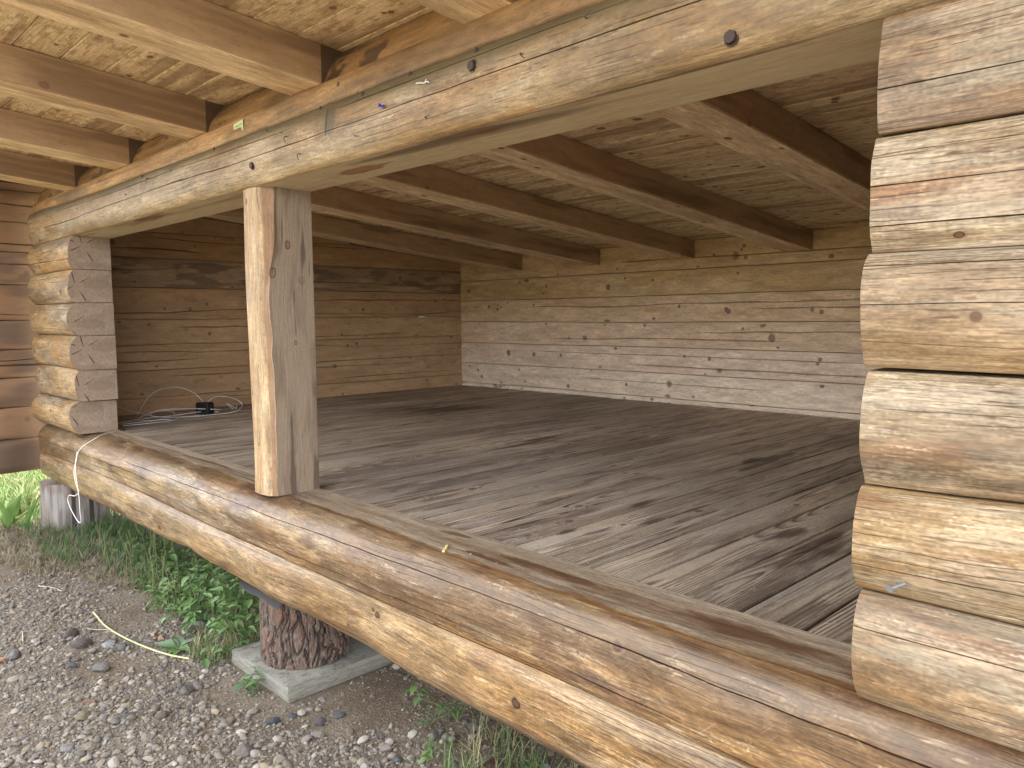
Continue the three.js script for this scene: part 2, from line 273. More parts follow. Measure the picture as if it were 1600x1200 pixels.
{
  const L = logGeo({ M: MF, s0: XL, s1: 1.3, ns: 320, na: 22, A: sillA, n: 0, F: FS, tt: TS, seed: 4, yl: seamSill, thick: 0.206, cracks: [
    { a: 0.36, s0: -4.6, s1: -0.2, w: 0.0024, d: 0.02, wob: 0.05, slope: -0.012, sd: 3 }, { a: 0.66, s0: -3.9, s1: 2, w: 0.0022, d: 0.02, wob: 0.035, sd: 17 }, { a: 0.2, s0: -2.6, s1: 2.4, w: 0.003, d: 0.015, wob: 0.05, slope: 0.012, sd: 29 }, { a: 0.52, s0: -5.4, s1: -3.2, w: 0.003, d: 0.015, wob: 0.06, sd: 41 }],
    prof: (s, a) => { const y0 = seamSill(s) + 0.0015, zf = arris(s), B = 0.043 + 0.01 * n1(s * 0.6, 8); const q = bez([[0.028, y0], [0.039, y0 + 0.008], [B, lerp(y0, 0.8, 0.3)], [B * 0.98, lerp(y0, 0.8, 0.62)], [lerp(B, zf, 0.36), lerp(y0, 0.8, 0.91)], [zf, 0.8]], a); const k = Math.min(1, a * 5, (1 - a) * 5); q[0] += k * (0.012 * (vn(s * 4, a * 4 + 3) - 0.5) + 0.008 * n1(s * 1.1, 12) + 0.005 * (vn(s * 12 + 5, a * 6 + 2) - 0.5)); return q; } });
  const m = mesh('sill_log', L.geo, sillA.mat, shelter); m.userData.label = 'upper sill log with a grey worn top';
  const low = s => 0.412 + 0.008 * n1(s * 1.3, 21) * 2 - 0.03 * sst(-2.2, -0.8, s) + 0.016 * Math.exp(-Math.pow((s + 3.05) / 0.2, 2)) - 0.022 * Math.exp(-Math.pow((s + 2.2) / 0.16, 2)) + 0.012 * n1(s * 4.5, 31);
  const L2 = logGeo({ M: MF, s0: XL + 0.03, s1: 1.3, ns: 320, na: 18, A: sillA, n: 1, F: 0.29, seed: 9, thick: 0.2, yl: low, cracks: [
    { a: 0.4, s0: -4.2, s1: 1.6, w: 0.0032, d: 0.016, wob: 0.05, slope: -0.01, sd: 5 }, { a: 0.62, s0: -5.4, s1: -2.5, w: 0.0026, d: 0.012, wob: 0.08, sd: 25 }, { a: 0.25, s0: -2.4, s1: 2, w: 0.0022, d: 0.012, wob: 0.06, sd: 47 }],
    prof: (s, a) => { const y1 = seamSill(s) - 0.0015, y0 = low(s), B = 0.047 + 0.016 * n1(s * 0.5, 18) + 0.012 * Math.exp(-Math.pow((s + 2.2) / 0.3, 2)); const q = bez([[-0.06, y0], [0.0, y0 + 0.006], [B * 0.82, lerp(y0, y1, 0.22)], [B, lerp(y0, y1, 0.5)], [B * 0.93, lerp(y0, y1, 0.84)], [0.031, y1]], a); const k = Math.min(1, a * 5, (1 - a) * 5); q[0] += k * (0.012 * (vn(s * 4 + 9, a * 4 + 7) - 0.5) + 0.012 * n1(s * 1.2, 14) + 0.005 * (vn(s * 13, a * 6) - 0.5)); return q; } });
  const m2 = mesh('sill_log', L2.geo, sillA.mat, shelter); m2.userData.label = 'lower sill log with a wavy underside';
  for (const [l, mm] of [[L, m], [L2, m2]]) mesh('log_end', capGeo(l, MF, 1.3, 14, false, [0, 0]), endMat, mm);
}

// ---------------------------------------------------------------- log stubs of the front wall
const rightSt = { ...honey, base: C(190, 168, 132), late: C(158, 130, 94), lc: 0.3, fl: 1.0, chk: 0.6, fc: 0.3, knot: C(112, 78, 52), patches: [PG(4, 0.6, 0.54, C(150, 136, 116)), PO(14, 0.75, 0.645, C(172, 124, 84)), PW(8, 1, 0.5), scuff(2, 0.9), PG(60, 0.45, 0.57, C(176, 136, 86)), PG(77, 0.4, 0.6, C(140, 108, 82))] };
const warm = { ...rightSt, patches: [PG(4, 0.3, 0.58, C(164, 148, 126)), PO(14, 0.85, 0.53, C(176, 124, 84)), PW(8, 1, 0.53), scuff(2, 0.8)] };
const gold = { ...rightSt, base: C(190, 156, 104), patches: [PO(14, 0.9, 0.56, C(170, 120, 66)), PW(8, 1, 0.5), scuff(2, 0.8)] };
const rightA = bakeStrips({ w: 1024, h: 1536, s0: -0.05, S: 0.55, rough: 0.6, bump: 0.003, name: 'stub_wood', strips: [rightSt, gold, rightSt, rightSt, warm, rightSt].map((st, k) => ({ h: 0.25, st, sd: 12.7 + k * 5.3, kn: knotsFor(90 + k, -0.1, 1, 0.03, 0.22, 1.3, 0.003, 0.009) })) });
rightA.mat.color.setRGB(0.47, 0.45, 0.445);
const seamR = [0, 1, 2, 3, 4, 5, 6].map(k => s => 0.8 + 0.2 * k + (k && k < 6 ? 0.006 * n1(s * 2.2, 40 + k) * 2 : 0));
const gapR = [0.002, 0.003, 0.004, 0.007, 0.0015, 0.004, 0.002];
for (let k = 0; k < 6; k++) {
  const x0 = [0.006, 0, 0.004, 0.0, 0.004, 0.012][k];
  const L = logGeo({ M: MF, s0: x0, s1: XR, ns: 46, na: 20, A: rightA, n: k, F: 0.245, seed: 50 + k, thick: 0.2, hew: 0.007, p: 2.5, q: 0.8, bulge: s => [0.034, 0.03, 0.027, 0.034, 0.022, 0.02][k], yl: s => seamR[k](s) + gapR[k] / 2, yh: s => seamR[k + 1](s) - gapR[k + 1] / 2, zf: s => [0, 0, -0.004, 0, -0.004, -0.006][k], zb: k === 5 ? s => 0.006 : undefined,
    cracks: crackSet(300 + k, 0, 0.9, [1, 2, 2, 3, 3, 2][k], { w: 0.0017, d: 0.018, wob: 0.035, full: 0.8, amin: 0.2, amax: 0.9 }) });
  const m = mesh('log', L.geo, rightA.mat, shelter); mesh('log_end', capGeo(L, MF, x0, 14, true, [0.02 * k - 0.05, 0.01]), endMat, m);
  if (k === 1) { const n = mesh('nail', mergeGeometries([new THREE.CylinderGeometry(0.0032, 0.0032, 0.03, 8).rotateX(Math.PI / 2), new THREE.CylinderGeometry(0.007, 0.006, 0.003, 12).rotateX(Math.PI / 2).translate(0, 0, 0.0155)]), flat([0.32, 0.36, 0.42], 0.4, 0.7), m); n.position.set(0.08, 1.038, 0.042); n.rotation.set(0.2, -0.45, 0); }
}
const leftSt = { ...honey, base: C(188, 156, 108), patches: [PG(4, 0.7, 0.5, C(146, 130, 108)), PO(14, 0.7, 0.56, C(184, 138, 76)), PW(8, 0.6, 0.56), scuff(2, 0.7)] };
const leftA = bakeStrips({ w: 512, h: 768, s0: -5.6, S: 1.1, rough: 0.6, bump: 0.003, name: 'stub_wood', strips: [0, 1, 2, 3, 4, 5].map(k => ({ h: 0.25, st: leftSt, sd: 32.7 + k * 5.3, kn: knotsFor(190 + k, -5.5, -4.6, 0.03, 0.22, 3, 0.005, 0.014) })) });
leftA.mat.color.setRGB(0.52, 0.50, 0.49);
const seamL = [0, 1, 2, 3, 4, 5, 6].map(k => s => 0.8 + 0.2 * k + (k && k < 6 ? 0.007 * n1(s * 2.2, 60 + k) * 2 : 0));
for (let k = 0; k < 6; k++) {
  const x1 = -4.63 + [-0.03, 0.0, 0.012, 0.006, 0.0, 0.004][k];
  const L = logGeo({ M: MF, s0: XL, s1: x1, ns: 30, na: 16, A: leftA, n: k, F: 0.245, seed: 70 + k, thick: 0.206, hew: 0.01, p: 2.3, q: 0.7, bulge: s => [0.055, 0.042, 0.05, 0.052, 0.048, 0.036][k], yl: s => seamL[k](s) + 0.0012, yh: s => seamL[k + 1](s) - 0.0012, zf: s => [0.012, 0, 0.004, 0, 0, 0][k],
    cracks: crackSet(400 + k, -5.5, -4.6, 2, { w: 0.003, d: 0.015, wob: 0.06, full: 0.6 }) });
  const m = mesh('log', L.geo, leftA.mat, shelter); mesh('log_end', capGeo(L, MF, x1, 14, false, [(k * 0.37 % 1 - 0.5) * 0.12, (k * 0.61 % 1 - 0.5) * 0.1]), endMat, m);
}

// ---------------------------------------------------------------- header beam and wall plate over it
const headSt = { ...honey, base: C(190, 164, 122), fc: 0.18, patches: [PO(23, 0.45, 0.57, C(176, 126, 66)), PW(8, 0.7, 0.53), PG(2, 0.5, 0.6, C(150, 122, 80)), scuff(7, 0.6)] };
const HB = 0.2, HF = 0.225;
headSt.post = (s, t, o, sd, fib) => {
  if (t < HB) { const g = C(252, 232, 196); mixc(o, [1.04, 0.97, 0.82], 0.82); void g; const kf = 1 + 0.25 * (fib - 0.5); o[0] *= kf; o[1] *= kf; o[2] *= kf; mixc(o, C(112, 96, 74), 0.7 * sst(0.56, 0.7, fbm(s * 1.1 + 3, t * 14)) * sst(0.09, 0.17, t)); mixc(o, C(140, 78, 44), 0.5 * sst(0.66, 0.72, fbm(s * 2.3 + 30, t * 12))); return; }  // underside painted paler, standing in for light bounced off the ground
  const a = (t - HB) / HF; mixc(o, C(112, 102, 74), 0.72 * sst(0.6, 0.84, a + 0.28 * (fbm(s * 1.6, t * 10) - 0.5) + 0.1 * (fib - 0.5)) * (1 - 0.35 * sst(-0.9, 0, s)));
  const m = Math.hypot((s + 1.70) / 0.035, (a - 0.62) / 0.2); mixc(o, C(96, 88, 72), 0.55 * (1 - sst(0.6, 1.05, m + 0.5 * (fbm(s * 20, t * 30) - 0.5))));
  const b = Math.hypot((s + 1.725 + 0.02 * (a - 0.6) * (a - 0.6)) / 0.006, Math.max(0, Math.abs(a - 0.63) - 0.14) / 0.03); mixc(o, C(52, 48, 44), 0.75 * (1 - sst(0.5, 1, b)));
};
const headA = bakeStrips({ w: 2048, h: 512, s0: -5.6, S: 6.9, gam: 1.7, rough: 0.55, bump: 0.003, name: 'beam_wood', strips: [{ h: HB + HF, st: headSt, sd: 41.3, kn: knotsFor(31, -5.5, 1.2, 0.02, 0.41, 2, 0.005, 0.014) }] });
headA.mat.color.setRGB(0.49, 0.47, 0.455);
const headTop = s => 2.2 + 0.012 * n1(s * 1.4, 71) + 0.02 * sst(-4.6, -5.5, s);
const headFace = (s, k) => { const c = Math.abs(2 * k - 1); return [lerp(-0.012 + 0.02 * n1(s * 1.9, 77) * sst(0.3, -0.6, s), -0.006, k) + 0.034 * Math.pow(Math.max(0, 1 - Math.pow(c, 3)), 0.6) + (0.006 * (vn(s * 4 + 7, k * 4) - 0.5) + 0.008 * n1(s, 79)) * Math.min(1, (1 - c) * 6), lerp(2.0, headTop(s) - 0.002, k)]; };
const headZ = (x, y) => headFace(x, (y - 2.0) / 0.2)[0];
const header = (() => {
  const L = logGeo({ M: MF, s0: XL, s1: 1.3, ns: 220, na: 18, A: headA, n: 0, bt: HB, F: HF, thick: 0.204, prof: (s, a) => headFace(s, 0.5 - 0.5 * Math.cos(Math.PI * a)), yl: s => 2, cracks: [
    { a: 0.44, s0: -5.3, s1: 0.4, w: 0.0024, d: 0.02, wob: 0.04, slope: 0.02, sd: 13 }, { a: 0.7, s0: -4.9, s1: -1.9, w: 0.0024, d: 0.015, wob: 0.03, sd: 31 }, { a: 0.74, s0: -1.75, s1: 2.2, w: 0.0026, d: 0.016, wob: 0.03, slope: 0.01, sd: 55 }] });
  const m = mesh('header_beam', L.geo, headA.mat, shelter); m.userData.label = 'long hewn beam above the opening with greenish upper edge'; mesh('log_end', capGeo(L, MF, 1.3, 14, false, [0, 0]), endMat, m); return m;
})();
{ // bolts and bent nails on the beam
  const rust = flat([0.05, 0.032, 0.024], 0.6, 0.3), steel = flat([0.1, 0.1, 0.1], 0.5, 0.6);
  const bolt = mergeGeometries([new THREE.CylinderGeometry(0.0125, 0.0135, 0.012, 8).rotateX(Math.PI / 2).toNonIndexed(), new THREE.TorusGeometry(0.015, 0.0022, 6, 18).translate(0, 0, -0.004).toNonIndexed()]);
  for (const [x, y] of [[-2.251, 2.07], [-1.002, 2.144], [-0.266, 2.032]]) { const b = mesh('bolt', bolt, rust, header); b.position.set(x, y, headZ(x, y) + 0.002); b.rotation.z = x * 9; }
  const nail = tube([[0, 0, 0], [0.002, -0.001, 0.012], [0.01, -0.008, 0.016], [0.02, -0.014, 0.014]], 0.0017, 8, 5), r = rngOf(5);
  for (const [x, y] of [[-2.02, 2.15], [-2.13, 2.175], [-1.98, 2.13], [-3.6, 2.12], [-3.3, 2.16], [-2.9, 2.1], [-4.4, 2.13], [-0.82, 2.13], [-0.62, 2.16], [-1.9, 2.06], [-1.2, 2.05], [-0.35, 2.17], [-1.55, 2.06]]) { const b = mesh('nail', nail, steel, header); b.position.set(x, y, headZ(x, y) - 0.002); b.rotation.z = (r() - 0.5) * 2.4; }
  const plug = new THREE.SphereGeometry(0.008, 8, 6).scale(1, 1.1, 0.35), dark = flat([0.035, 0.024, 0.018], 0.8);
  for (const [x, y] of [[-1.52, 2.18], [-1.29, 2.19], [-1.0, 2.185], [-1.78, 2.19], [-2.6, 2.185], [-3.4, 2.18], [-5.28, 2.02]]) { const b = mesh('peg', plug, dark, header); b.position.set(x, y, headZ(x, y) + 0.001); }
}
const plateSt = { ...honey, base: C(194, 152, 98), late: C(166, 124, 76), lc: 0.25, fc: 0.12, patches: [PO(3, 0.4, 0.55, C(178, 122, 66)), PG(20, 0.35, 0.62, C(132, 96, 60)), PG(31, 0.5, 0.64, C(104, 80, 54))] };
const plateA = bakeStrips({ w: 2048, h: 256, s0: -5.6, S: 6.9, rough: 0.6, bump: 0.002, name: 'plate_wood', strips: [{ h: 0.13, st: plateSt, sd: 61.3, kn: knotsFor(35, -5.5, 1.2, 0.01, 0.12, 2, 0.005, 0.012) }, { h: 0.17, st: { ...plateSt, base: C(170, 130, 84), patches: [PG(20, 0.6, 0.55, C(110, 84, 58)), PG(3, 0.5, 0.57, C(196, 150, 92)), { c: C(70, 52, 40), fs: 9, ft: 16, o: 12, th: 0.68, sw: 0.06, k: 0.7, streak: 0.1 }] }, sd: 66.1, kn: knotsFor(36, -5.5, 1.2, 0.02, 0.14, 3, 0.006, 0.016) }] });
plateA.mat.color.setScalar(0.66);
{
  const top = s => 2.287 + 0.01 * n1(s * 1.3, 83);
  const L = logGeo({ M: MF, s0: XL, s1: 1.3, ns: 160, na: 10, A: plateA, n: 0, F: 0.12, bulge: s => 0.014, p: 4, q: 0.6, hew: 0.005, seed: 83, thick: 0.2, zf: s => -0.03, zb: s => -0.022, yl: s => headTop(s) + 0.001, yh: top, cracks: [{ a: 0.55, s0: -5, s1: -3.4, w: 0.002, d: 0.01, wob: 0.05, sd: 3 }] });
  const m = mesh('wall_plate', L.geo, plateA.mat, shelter); m.userData.label = 'smooth orange timber on top of the beam under the rafters';
  const L2 = logGeo({ M: MF, s0: XL, s1: 1.3, ns: 120, na: 10, A: plateA, n: 1, F: 0.15, prof: (s, a) => { const y0 = top(s) + 0.001, y1 = roofY(-0.1) - 0.004; return bez([[-0.04, y0], [-0.052, lerp(y0, y1, 0.3)], [-0.075, lerp(y0, y1, 0.65)], [-0.115, y1]], a).map((v, i) => i ? v : v + 0.006 * (vn(s * 4, a * 3) - 0.5)); }, yl: top, thick: 0.2 });
  mesh('blocking', L2.geo, plateA.mat, shelter).userData.label = 'rounded timber between the rafter ends';
}

// ---------------------------------------------------------------- post
{
  const st = { ...honey, base: C(204, 172, 126), late: C(170, 134, 92), lc: 0.3, patches: [PW(8, 0.6, 0.56), PO(17, 0.55, 0.6, C(190, 136, 78)), scuff(3, 0.6)] };
  st.post = (s, t, o, sd, fib, spk) => {
    const m = sst(0.2, 0.204, t); if (m <= 0) { mixc(o, C(150, 106, 70), 0.6 * sst(0.172, 0.18, t)); return; }
    const g = C(186, 166, 142); mixc(g, C(148, 128, 108), 0.5 * sst(0.45, 0.7, fbm(s * 4, t * 26))); mixc(g, C(180, 164, 142), 0.5 * sst(0.5, 0.7, fbm(s * 6 + 9, t * 15 + 2))); mixc(g, C(98, 82, 68), 0.6 * sst(0.66, 0.76, fbm(s * 3 + 5, t * 30 + 8)));
    const k = 1 + 0.14 * (fib - 0.5) + 0.08 * (spk - 0.5), kd = 1 - o[0] / 0.65; mixc(o, [g[0] * k, g[1] * k, g[2] * k], m * (1 - 0.7 * clamp(kd * 1.6)));
    mixc(o, C(132, 98, 68), 0.7 * (1 - sst(0.206, 0.224, t + 0.012 * n1(s * 9, 3))) * sst(0.8, 0.95, s) * 1);
  };
  const A = bakeStrips({ w: 1024, h: 512, s0: 0, S: 1.22, rough: 0.6, bump: 0.003, name: 'post_wood', strips: [{ h: 0.5, st, sd: 71.9, kn: [{ s: 0.87, t: 0.212, r: 0.015, a: 1, l: 0.8 }, { s: 0.98, t: 0.265, r: 0.012, a: 1, l: 0.9 }, { s: 0.845, t: 0.335, r: 0.014, a: 1, l: 0.3 }, { s: 0.6, t: 0.3, r: 0.007, a: 1, l: 0.9 }, { s: 0.2, t: 0.08, r: 0.005, a: 1, l: 0.9 }, { s: 0.4, t: 0.03, r: 0.006, a: 1, l: 0.9 }, { s: 1.15, t: 0.05, r: 0.008, a: 1, l: 0.9 }].sort((a, b) => a.s - b.s) }] });
  A.mat.color.setRGB(0.58, 0.575, 0.59); const G = new Geo(), H0 = 0.803, H1 = 2.0 - 0.001;
  const xl = y => -2.408 + 0.02 * n1(y * 2.4, 91) + 0.004 * (2 - y), xr = -2.238;
  const wane = y => 0.03 + 0.012 * Math.exp(-Math.pow((y - 1.95) / 0.12, 2)) - 0.02 * Math.exp(-Math.pow((y - 1.68) / 0.07, 2)) + 0.024 * n1(y * 6, 92) - 0.012 * sst(1.6, 1.3, y);
  const scoop = y => 0.012 + 0.026 * sst(1.66, 1.8, y) + 0.01 * n1(y * 14, 95) * (1 - 0.5 * sst(1.95, 2.0, y)) + 0.006 * n1(y * 5, 93);
  const zf = y => -0.006 + 0.014 * n1(y * 3, 94);
  const P = [ // corners round the section, with their place across the grain
    [y => [xl(y), -0.21], 0.475], [y => [xl(y), zf(y) - 0.012], 0.0], [y => [xl(y) + 0.012, zf(y)], 0.015], [y => [lerp(xl(y), xr, 0.45), zf(y) + 0.008], 0.085], [y => [xr - wane(y) - 0.008, zf(y)], 0.165], [y => [xr - wane(y) * 0.9, zf(y) - 0.008], 0.172], [y => [xr, zf(y) - 0.008 - scoop(y)], 0.2025], [y => [xr + 0.004, -0.21], 0.385], [y => [xl(y), -0.21], 0.475]];
  for (let k = 0; k < P.length - 1; k++) {
    const [f, ta] = P[k], [g, tb] = P[k + 1]; const ns = 90;
    G.block(ns, 2, (i, j) => { const y = lerp(H0, H1, i / ns), a = f(y), b = g(y); return [lerp(a[0], b[0], j / 2), y, lerp(a[1], b[1], j / 2)]; }, (i, j) => [i / ns * 1.197 / 1.22, lerp(ta, tb, j / 2) / 0.5], false);
  }
  const m = mesh('post', G.done(), A.mat, shelter); m.userData.label = 'upright post with a pale front and grey side';
  void m;
}

// ---------------------------------------------------------------- side walls and back wall
const inSt = { mot: 0.16, fl: 0.35, fleck: C(120, 88, 62), base: C(186, 152, 112), late: C(150, 112, 76), lc: 0.32, lh: 0.06, rf: 70, wa: 6, ws: 0.7, wt: 6, kw: 1.5, fc: 0.1, fh: 0.08, knot: C(92, 62, 44), halo: C(202, 172, 136), patches: [PG(3, 0.35, 0.55, C(150, 118, 86)), PG(19, 0.4, 0.56, C(204, 176, 142)), { c: C(120, 90, 66), fs: 10, ft: 40, o: 9, th: 0.73, sw: 0.06, k: 0.5, streak: 0.1 }] };
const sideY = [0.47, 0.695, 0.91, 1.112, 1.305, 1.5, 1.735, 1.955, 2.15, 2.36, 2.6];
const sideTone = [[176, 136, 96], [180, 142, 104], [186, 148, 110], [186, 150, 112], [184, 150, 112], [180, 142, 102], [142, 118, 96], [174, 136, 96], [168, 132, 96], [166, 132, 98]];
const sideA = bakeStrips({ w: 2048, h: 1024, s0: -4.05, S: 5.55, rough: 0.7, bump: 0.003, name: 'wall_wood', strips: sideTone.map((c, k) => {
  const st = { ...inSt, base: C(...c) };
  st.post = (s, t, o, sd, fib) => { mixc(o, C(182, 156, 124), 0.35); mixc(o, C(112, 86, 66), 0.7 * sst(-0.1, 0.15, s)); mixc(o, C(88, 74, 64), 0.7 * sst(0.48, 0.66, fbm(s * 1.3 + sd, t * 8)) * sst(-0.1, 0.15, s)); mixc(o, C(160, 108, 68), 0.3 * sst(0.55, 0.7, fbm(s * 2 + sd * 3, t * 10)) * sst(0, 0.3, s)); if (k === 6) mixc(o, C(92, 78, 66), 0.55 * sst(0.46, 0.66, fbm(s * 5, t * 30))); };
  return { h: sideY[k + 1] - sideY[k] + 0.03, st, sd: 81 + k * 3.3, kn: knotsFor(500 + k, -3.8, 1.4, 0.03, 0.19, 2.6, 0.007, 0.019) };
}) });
const slit = s => 0.006 - 0.0043 * sst(-3.58, -3.52, s) * (1 - sst(-3.36, -3.3, s));
function sideWall(M, tone, s1, flip) {
  const w = group('side_wall', shelter); w.userData.label = tone;
  for (let k = 0; k < 10; k++) {
    const sm = j => s => sideY[j] + (j ? 0.01 * n1(s * 1.1, 100 + j) : 0.012 * n1(s * 2, 99));
    const L = logGeo({ M, s0: -4.02, s1, ns: 130, na: 9, A: sideA, n: k, F: sideY[k + 1] - sideY[k] + 0.01, seed: 100 + k, p: 6, q: 0.6, hew: 0.004, thick: 0.19, ov: k === 5 && flip ? slit : undefined, ovt: k === 4 && flip ? slit : undefined, yl: s => sm(k)(s) + 0.002, yh: s => sm(k + 1)(s) - 0.002, bulge: s => 0.006 + 0.026 * sst(0.06, 0.3, s) + (k === 0 ? 0.03 * sst(0, 0.3, s) : 0), flip,
      cracks: crackSet(600 + k, -4, s1, k < 8 ? 2 : 1, { w: 0.0055, d: 0.025, wob: 0.16, full: 0.25, amin: 0.2, amax: 0.8 }) });
    mesh('log', L.geo, sideA.mat, w);
  }
  return w;
}
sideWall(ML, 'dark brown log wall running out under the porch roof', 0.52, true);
sideWall(MR, 'log wall at the other end of the shelter', -0.21, false);
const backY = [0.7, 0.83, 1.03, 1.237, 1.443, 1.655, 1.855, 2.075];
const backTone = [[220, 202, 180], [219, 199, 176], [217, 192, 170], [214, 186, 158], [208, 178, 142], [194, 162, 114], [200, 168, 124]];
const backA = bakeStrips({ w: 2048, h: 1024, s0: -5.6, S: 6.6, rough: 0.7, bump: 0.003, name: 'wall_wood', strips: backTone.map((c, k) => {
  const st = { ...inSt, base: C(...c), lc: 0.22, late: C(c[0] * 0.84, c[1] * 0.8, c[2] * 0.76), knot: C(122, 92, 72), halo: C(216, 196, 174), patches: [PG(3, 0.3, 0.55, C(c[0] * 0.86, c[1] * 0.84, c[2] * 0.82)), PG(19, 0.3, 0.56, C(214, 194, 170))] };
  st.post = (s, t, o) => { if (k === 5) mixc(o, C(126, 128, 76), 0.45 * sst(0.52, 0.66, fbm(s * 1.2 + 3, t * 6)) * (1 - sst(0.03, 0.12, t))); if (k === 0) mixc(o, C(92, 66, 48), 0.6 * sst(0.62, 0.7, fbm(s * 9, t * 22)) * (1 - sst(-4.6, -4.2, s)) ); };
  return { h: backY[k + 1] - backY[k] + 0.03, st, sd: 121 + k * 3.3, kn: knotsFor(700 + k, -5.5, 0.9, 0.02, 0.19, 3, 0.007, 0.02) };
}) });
{
  const w = group('back_wall', shelter); w.userData.label = 'pale knotty log wall behind the plank floor';
  for (let k = 0; k < 7; k++) {
    const sm = j => s => backY[j] + (j && j < 7 ? 0.009 * n1(s * 0.9, 120 + j) : 0);
    const L = logGeo({ M: MB, s0: XL, s1: XR, ns: 150, na: 9, A: backA, n: k, F: backY[k + 1] - backY[k] + 0.01, seed: 120 + k, p: 8, q: 0.6, hew: 0.004, thick: 0.19, yl: s => sm(k)(s) + 0.0026, yh: s => sm(k + 1)(s) - 0.0026, ov: () => 0.006, bulge: s => 0.005,
      cracks: crackSet(800 + k, -5.5, 0.9, [1, 1, 2, 2, 2, 0, 1][k], { w: 0.0058, d: 0.03, wob: 0.12, full: 0.15, amin: 0.25, amax: 0.75 }) });
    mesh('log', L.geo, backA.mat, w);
  }
}

// ---------------------------------------------------------------- floor
const FX0 = -5.524 - 0.153 * 0.24, BW = 0.153;
const stains = [[-2.44, -1.71, 0.08, 0.24], [-0.567, -0.94, 0.05, 0.12], [-0.98, -0.757, 0.022, 0.14], [-1.12, -0.456, 0.02, 0.045], [-0.42, -0.84, 0.08, 0.2], [-1.03, -0.54, 0.02, 0.09], [-1.23, -2.05, 0.09, 0.3], [-1.15, -0.91, 0.03, 0.1], [-3.98, -2.34, 0.3, 0.4], [-0.75, -0.5, 0.02, 0.12]];
const floorSt = { base: C(190, 173, 151), late: C(70, 57, 47), lc: 1.0, lh: 0.4, flat: 0.055, tc: (s, sd) => 0.076 + 0.09 * (vn(sd * 3.3, 5) - 0.5) + 0.03 * (vn(s * 0.6, sd) - 0.5), rf: 125, ws: 1.1, kw: 3, fc: 0.2, fh: 0.2, knot: C(92, 80, 70), halo: C(150, 136, 120), patches: [PG(3, 0.55, 0.57, C(122, 106, 94)), PG(19, 0.55, 0.58, C(182, 170, 154)), { c: C(84, 68, 58), fs: 3.5, ft: 30, o: 7, th: 0.66, sw: 0.06, k: 0.5, streak: 0.2 }, { c: C(176, 168, 156), fs: 13, ft: 60, o: 3, th: 0.73, sw: 0.03, k: 0.6, streak: 0.25, fine: 0.2 }] };
const floorKn = []; for (let b = 0; b < 44; b++) floorKn.push(knotsFor(900 + b, -3.8, -0.2, 0.025, 0.13, 0.7, 0.007, 0.014));
function floorTex(x0, W, w, h) {
  const m = bake(w, h, (i, j, o) => {
    const x = x0 + (i + 0.5) / w * W, z = -3.84 + (j + 0.5) / h * 3.66, b = Math.floor((x - FX0) / BW), t = x - FX0 - b * BW, sd = b * 7.37 + 3;
    wood(z, t, floorSt, sd, floorKn[clamp(b, 0, 43)], o);
    const bt = 0.9 + 0.2 * vn(b * 3.7, 8.3), gr = fbm(x * 1.1 + 4, z * 1.1 + 9), cool = fbm(x * 0.8 + 40, z * 0.8);
    const k = bt * (0.82 + 0.36 * gr); o[0] *= k; o[1] *= k * (0.99 + 0.02 * cool); o[2] *= k * (0.95 + 0.12 * cool);
    for (const [sx, sz, rx, rz] of stains) { const dx = (x - sx) / rx, dz = (z - sz) / rz; if (dx * dx + dz * dz > 6) continue; const d = Math.hypot(dx, dz) + 2.2 * (fbm(x * 30 + 3, z * 5) - 0.42); mixc(o, C(62, 50, 43), 0.75 * (1 - sst(0.4, 1.25, d))); }
    const cr = vn(x * 160, z * 120) ; if (cr > 0.955) { mixc(o, C(190, 182, 168), 0.5); }
    if (t < 0.004 || t > BW - 0.004) mixc(o, C(50, 42, 36), 0.35);
  });
  const mat = new THREE.MeshStandardMaterial({ map: m.map, bumpMap: m.bump, bumpScale: 0.004, roughness: 0.55 }); mat.name = 'floor_wood'; return { mat, x0, W };
}
const floorNear = floorTex(-2.615, 3.55, 2048, 2048), floorFar = floorTex(-5.58, 3.2, 1024, 1536);
{
  const f = group('floor', shelter); f.userData.label = 'weathered grey brown plank floor'; const r = rngOf(9);
  for (let b = 0; b < 43; b++) {
    const x0 = Math.max(FX0 + b * BW + 0.003, -5.522), x1 = Math.min(FX0 + (b + 1) * BW - 0.003, 0.92); if (x1 - x0 < 0.02) continue;
    const T = x0 > -2.6 ? floorNear : floorFar, y = 0.7945 + (r() - 0.5) * 0.004, cup = 0.0015 * (r() - 0.5);
    const G = new Geo(), sec = [[x0, y - 0.028], [x0, y - 0.004], [x0 + 0.0035, y], [(x0 + x1) / 2, y + cup], [x1 - 0.0035, y], [x1, y - 0.004], [x1, y - 0.028]];
    for (let k = 0; k < sec.length - 1; k++) G.block(3, 1, (i, j) => { const q = sec[k + j]; return [q[0], q[1], lerp(-3.815, -0.207, i / 3)]; }, (i, j) => [(sec[k + j][0] - T.x0) / T.W, (lerp(-3.815, -0.207, i / 3) + 3.84) / 3.66], true);
    mesh('floor_board', G.done(), T.mat, f);
  }
}

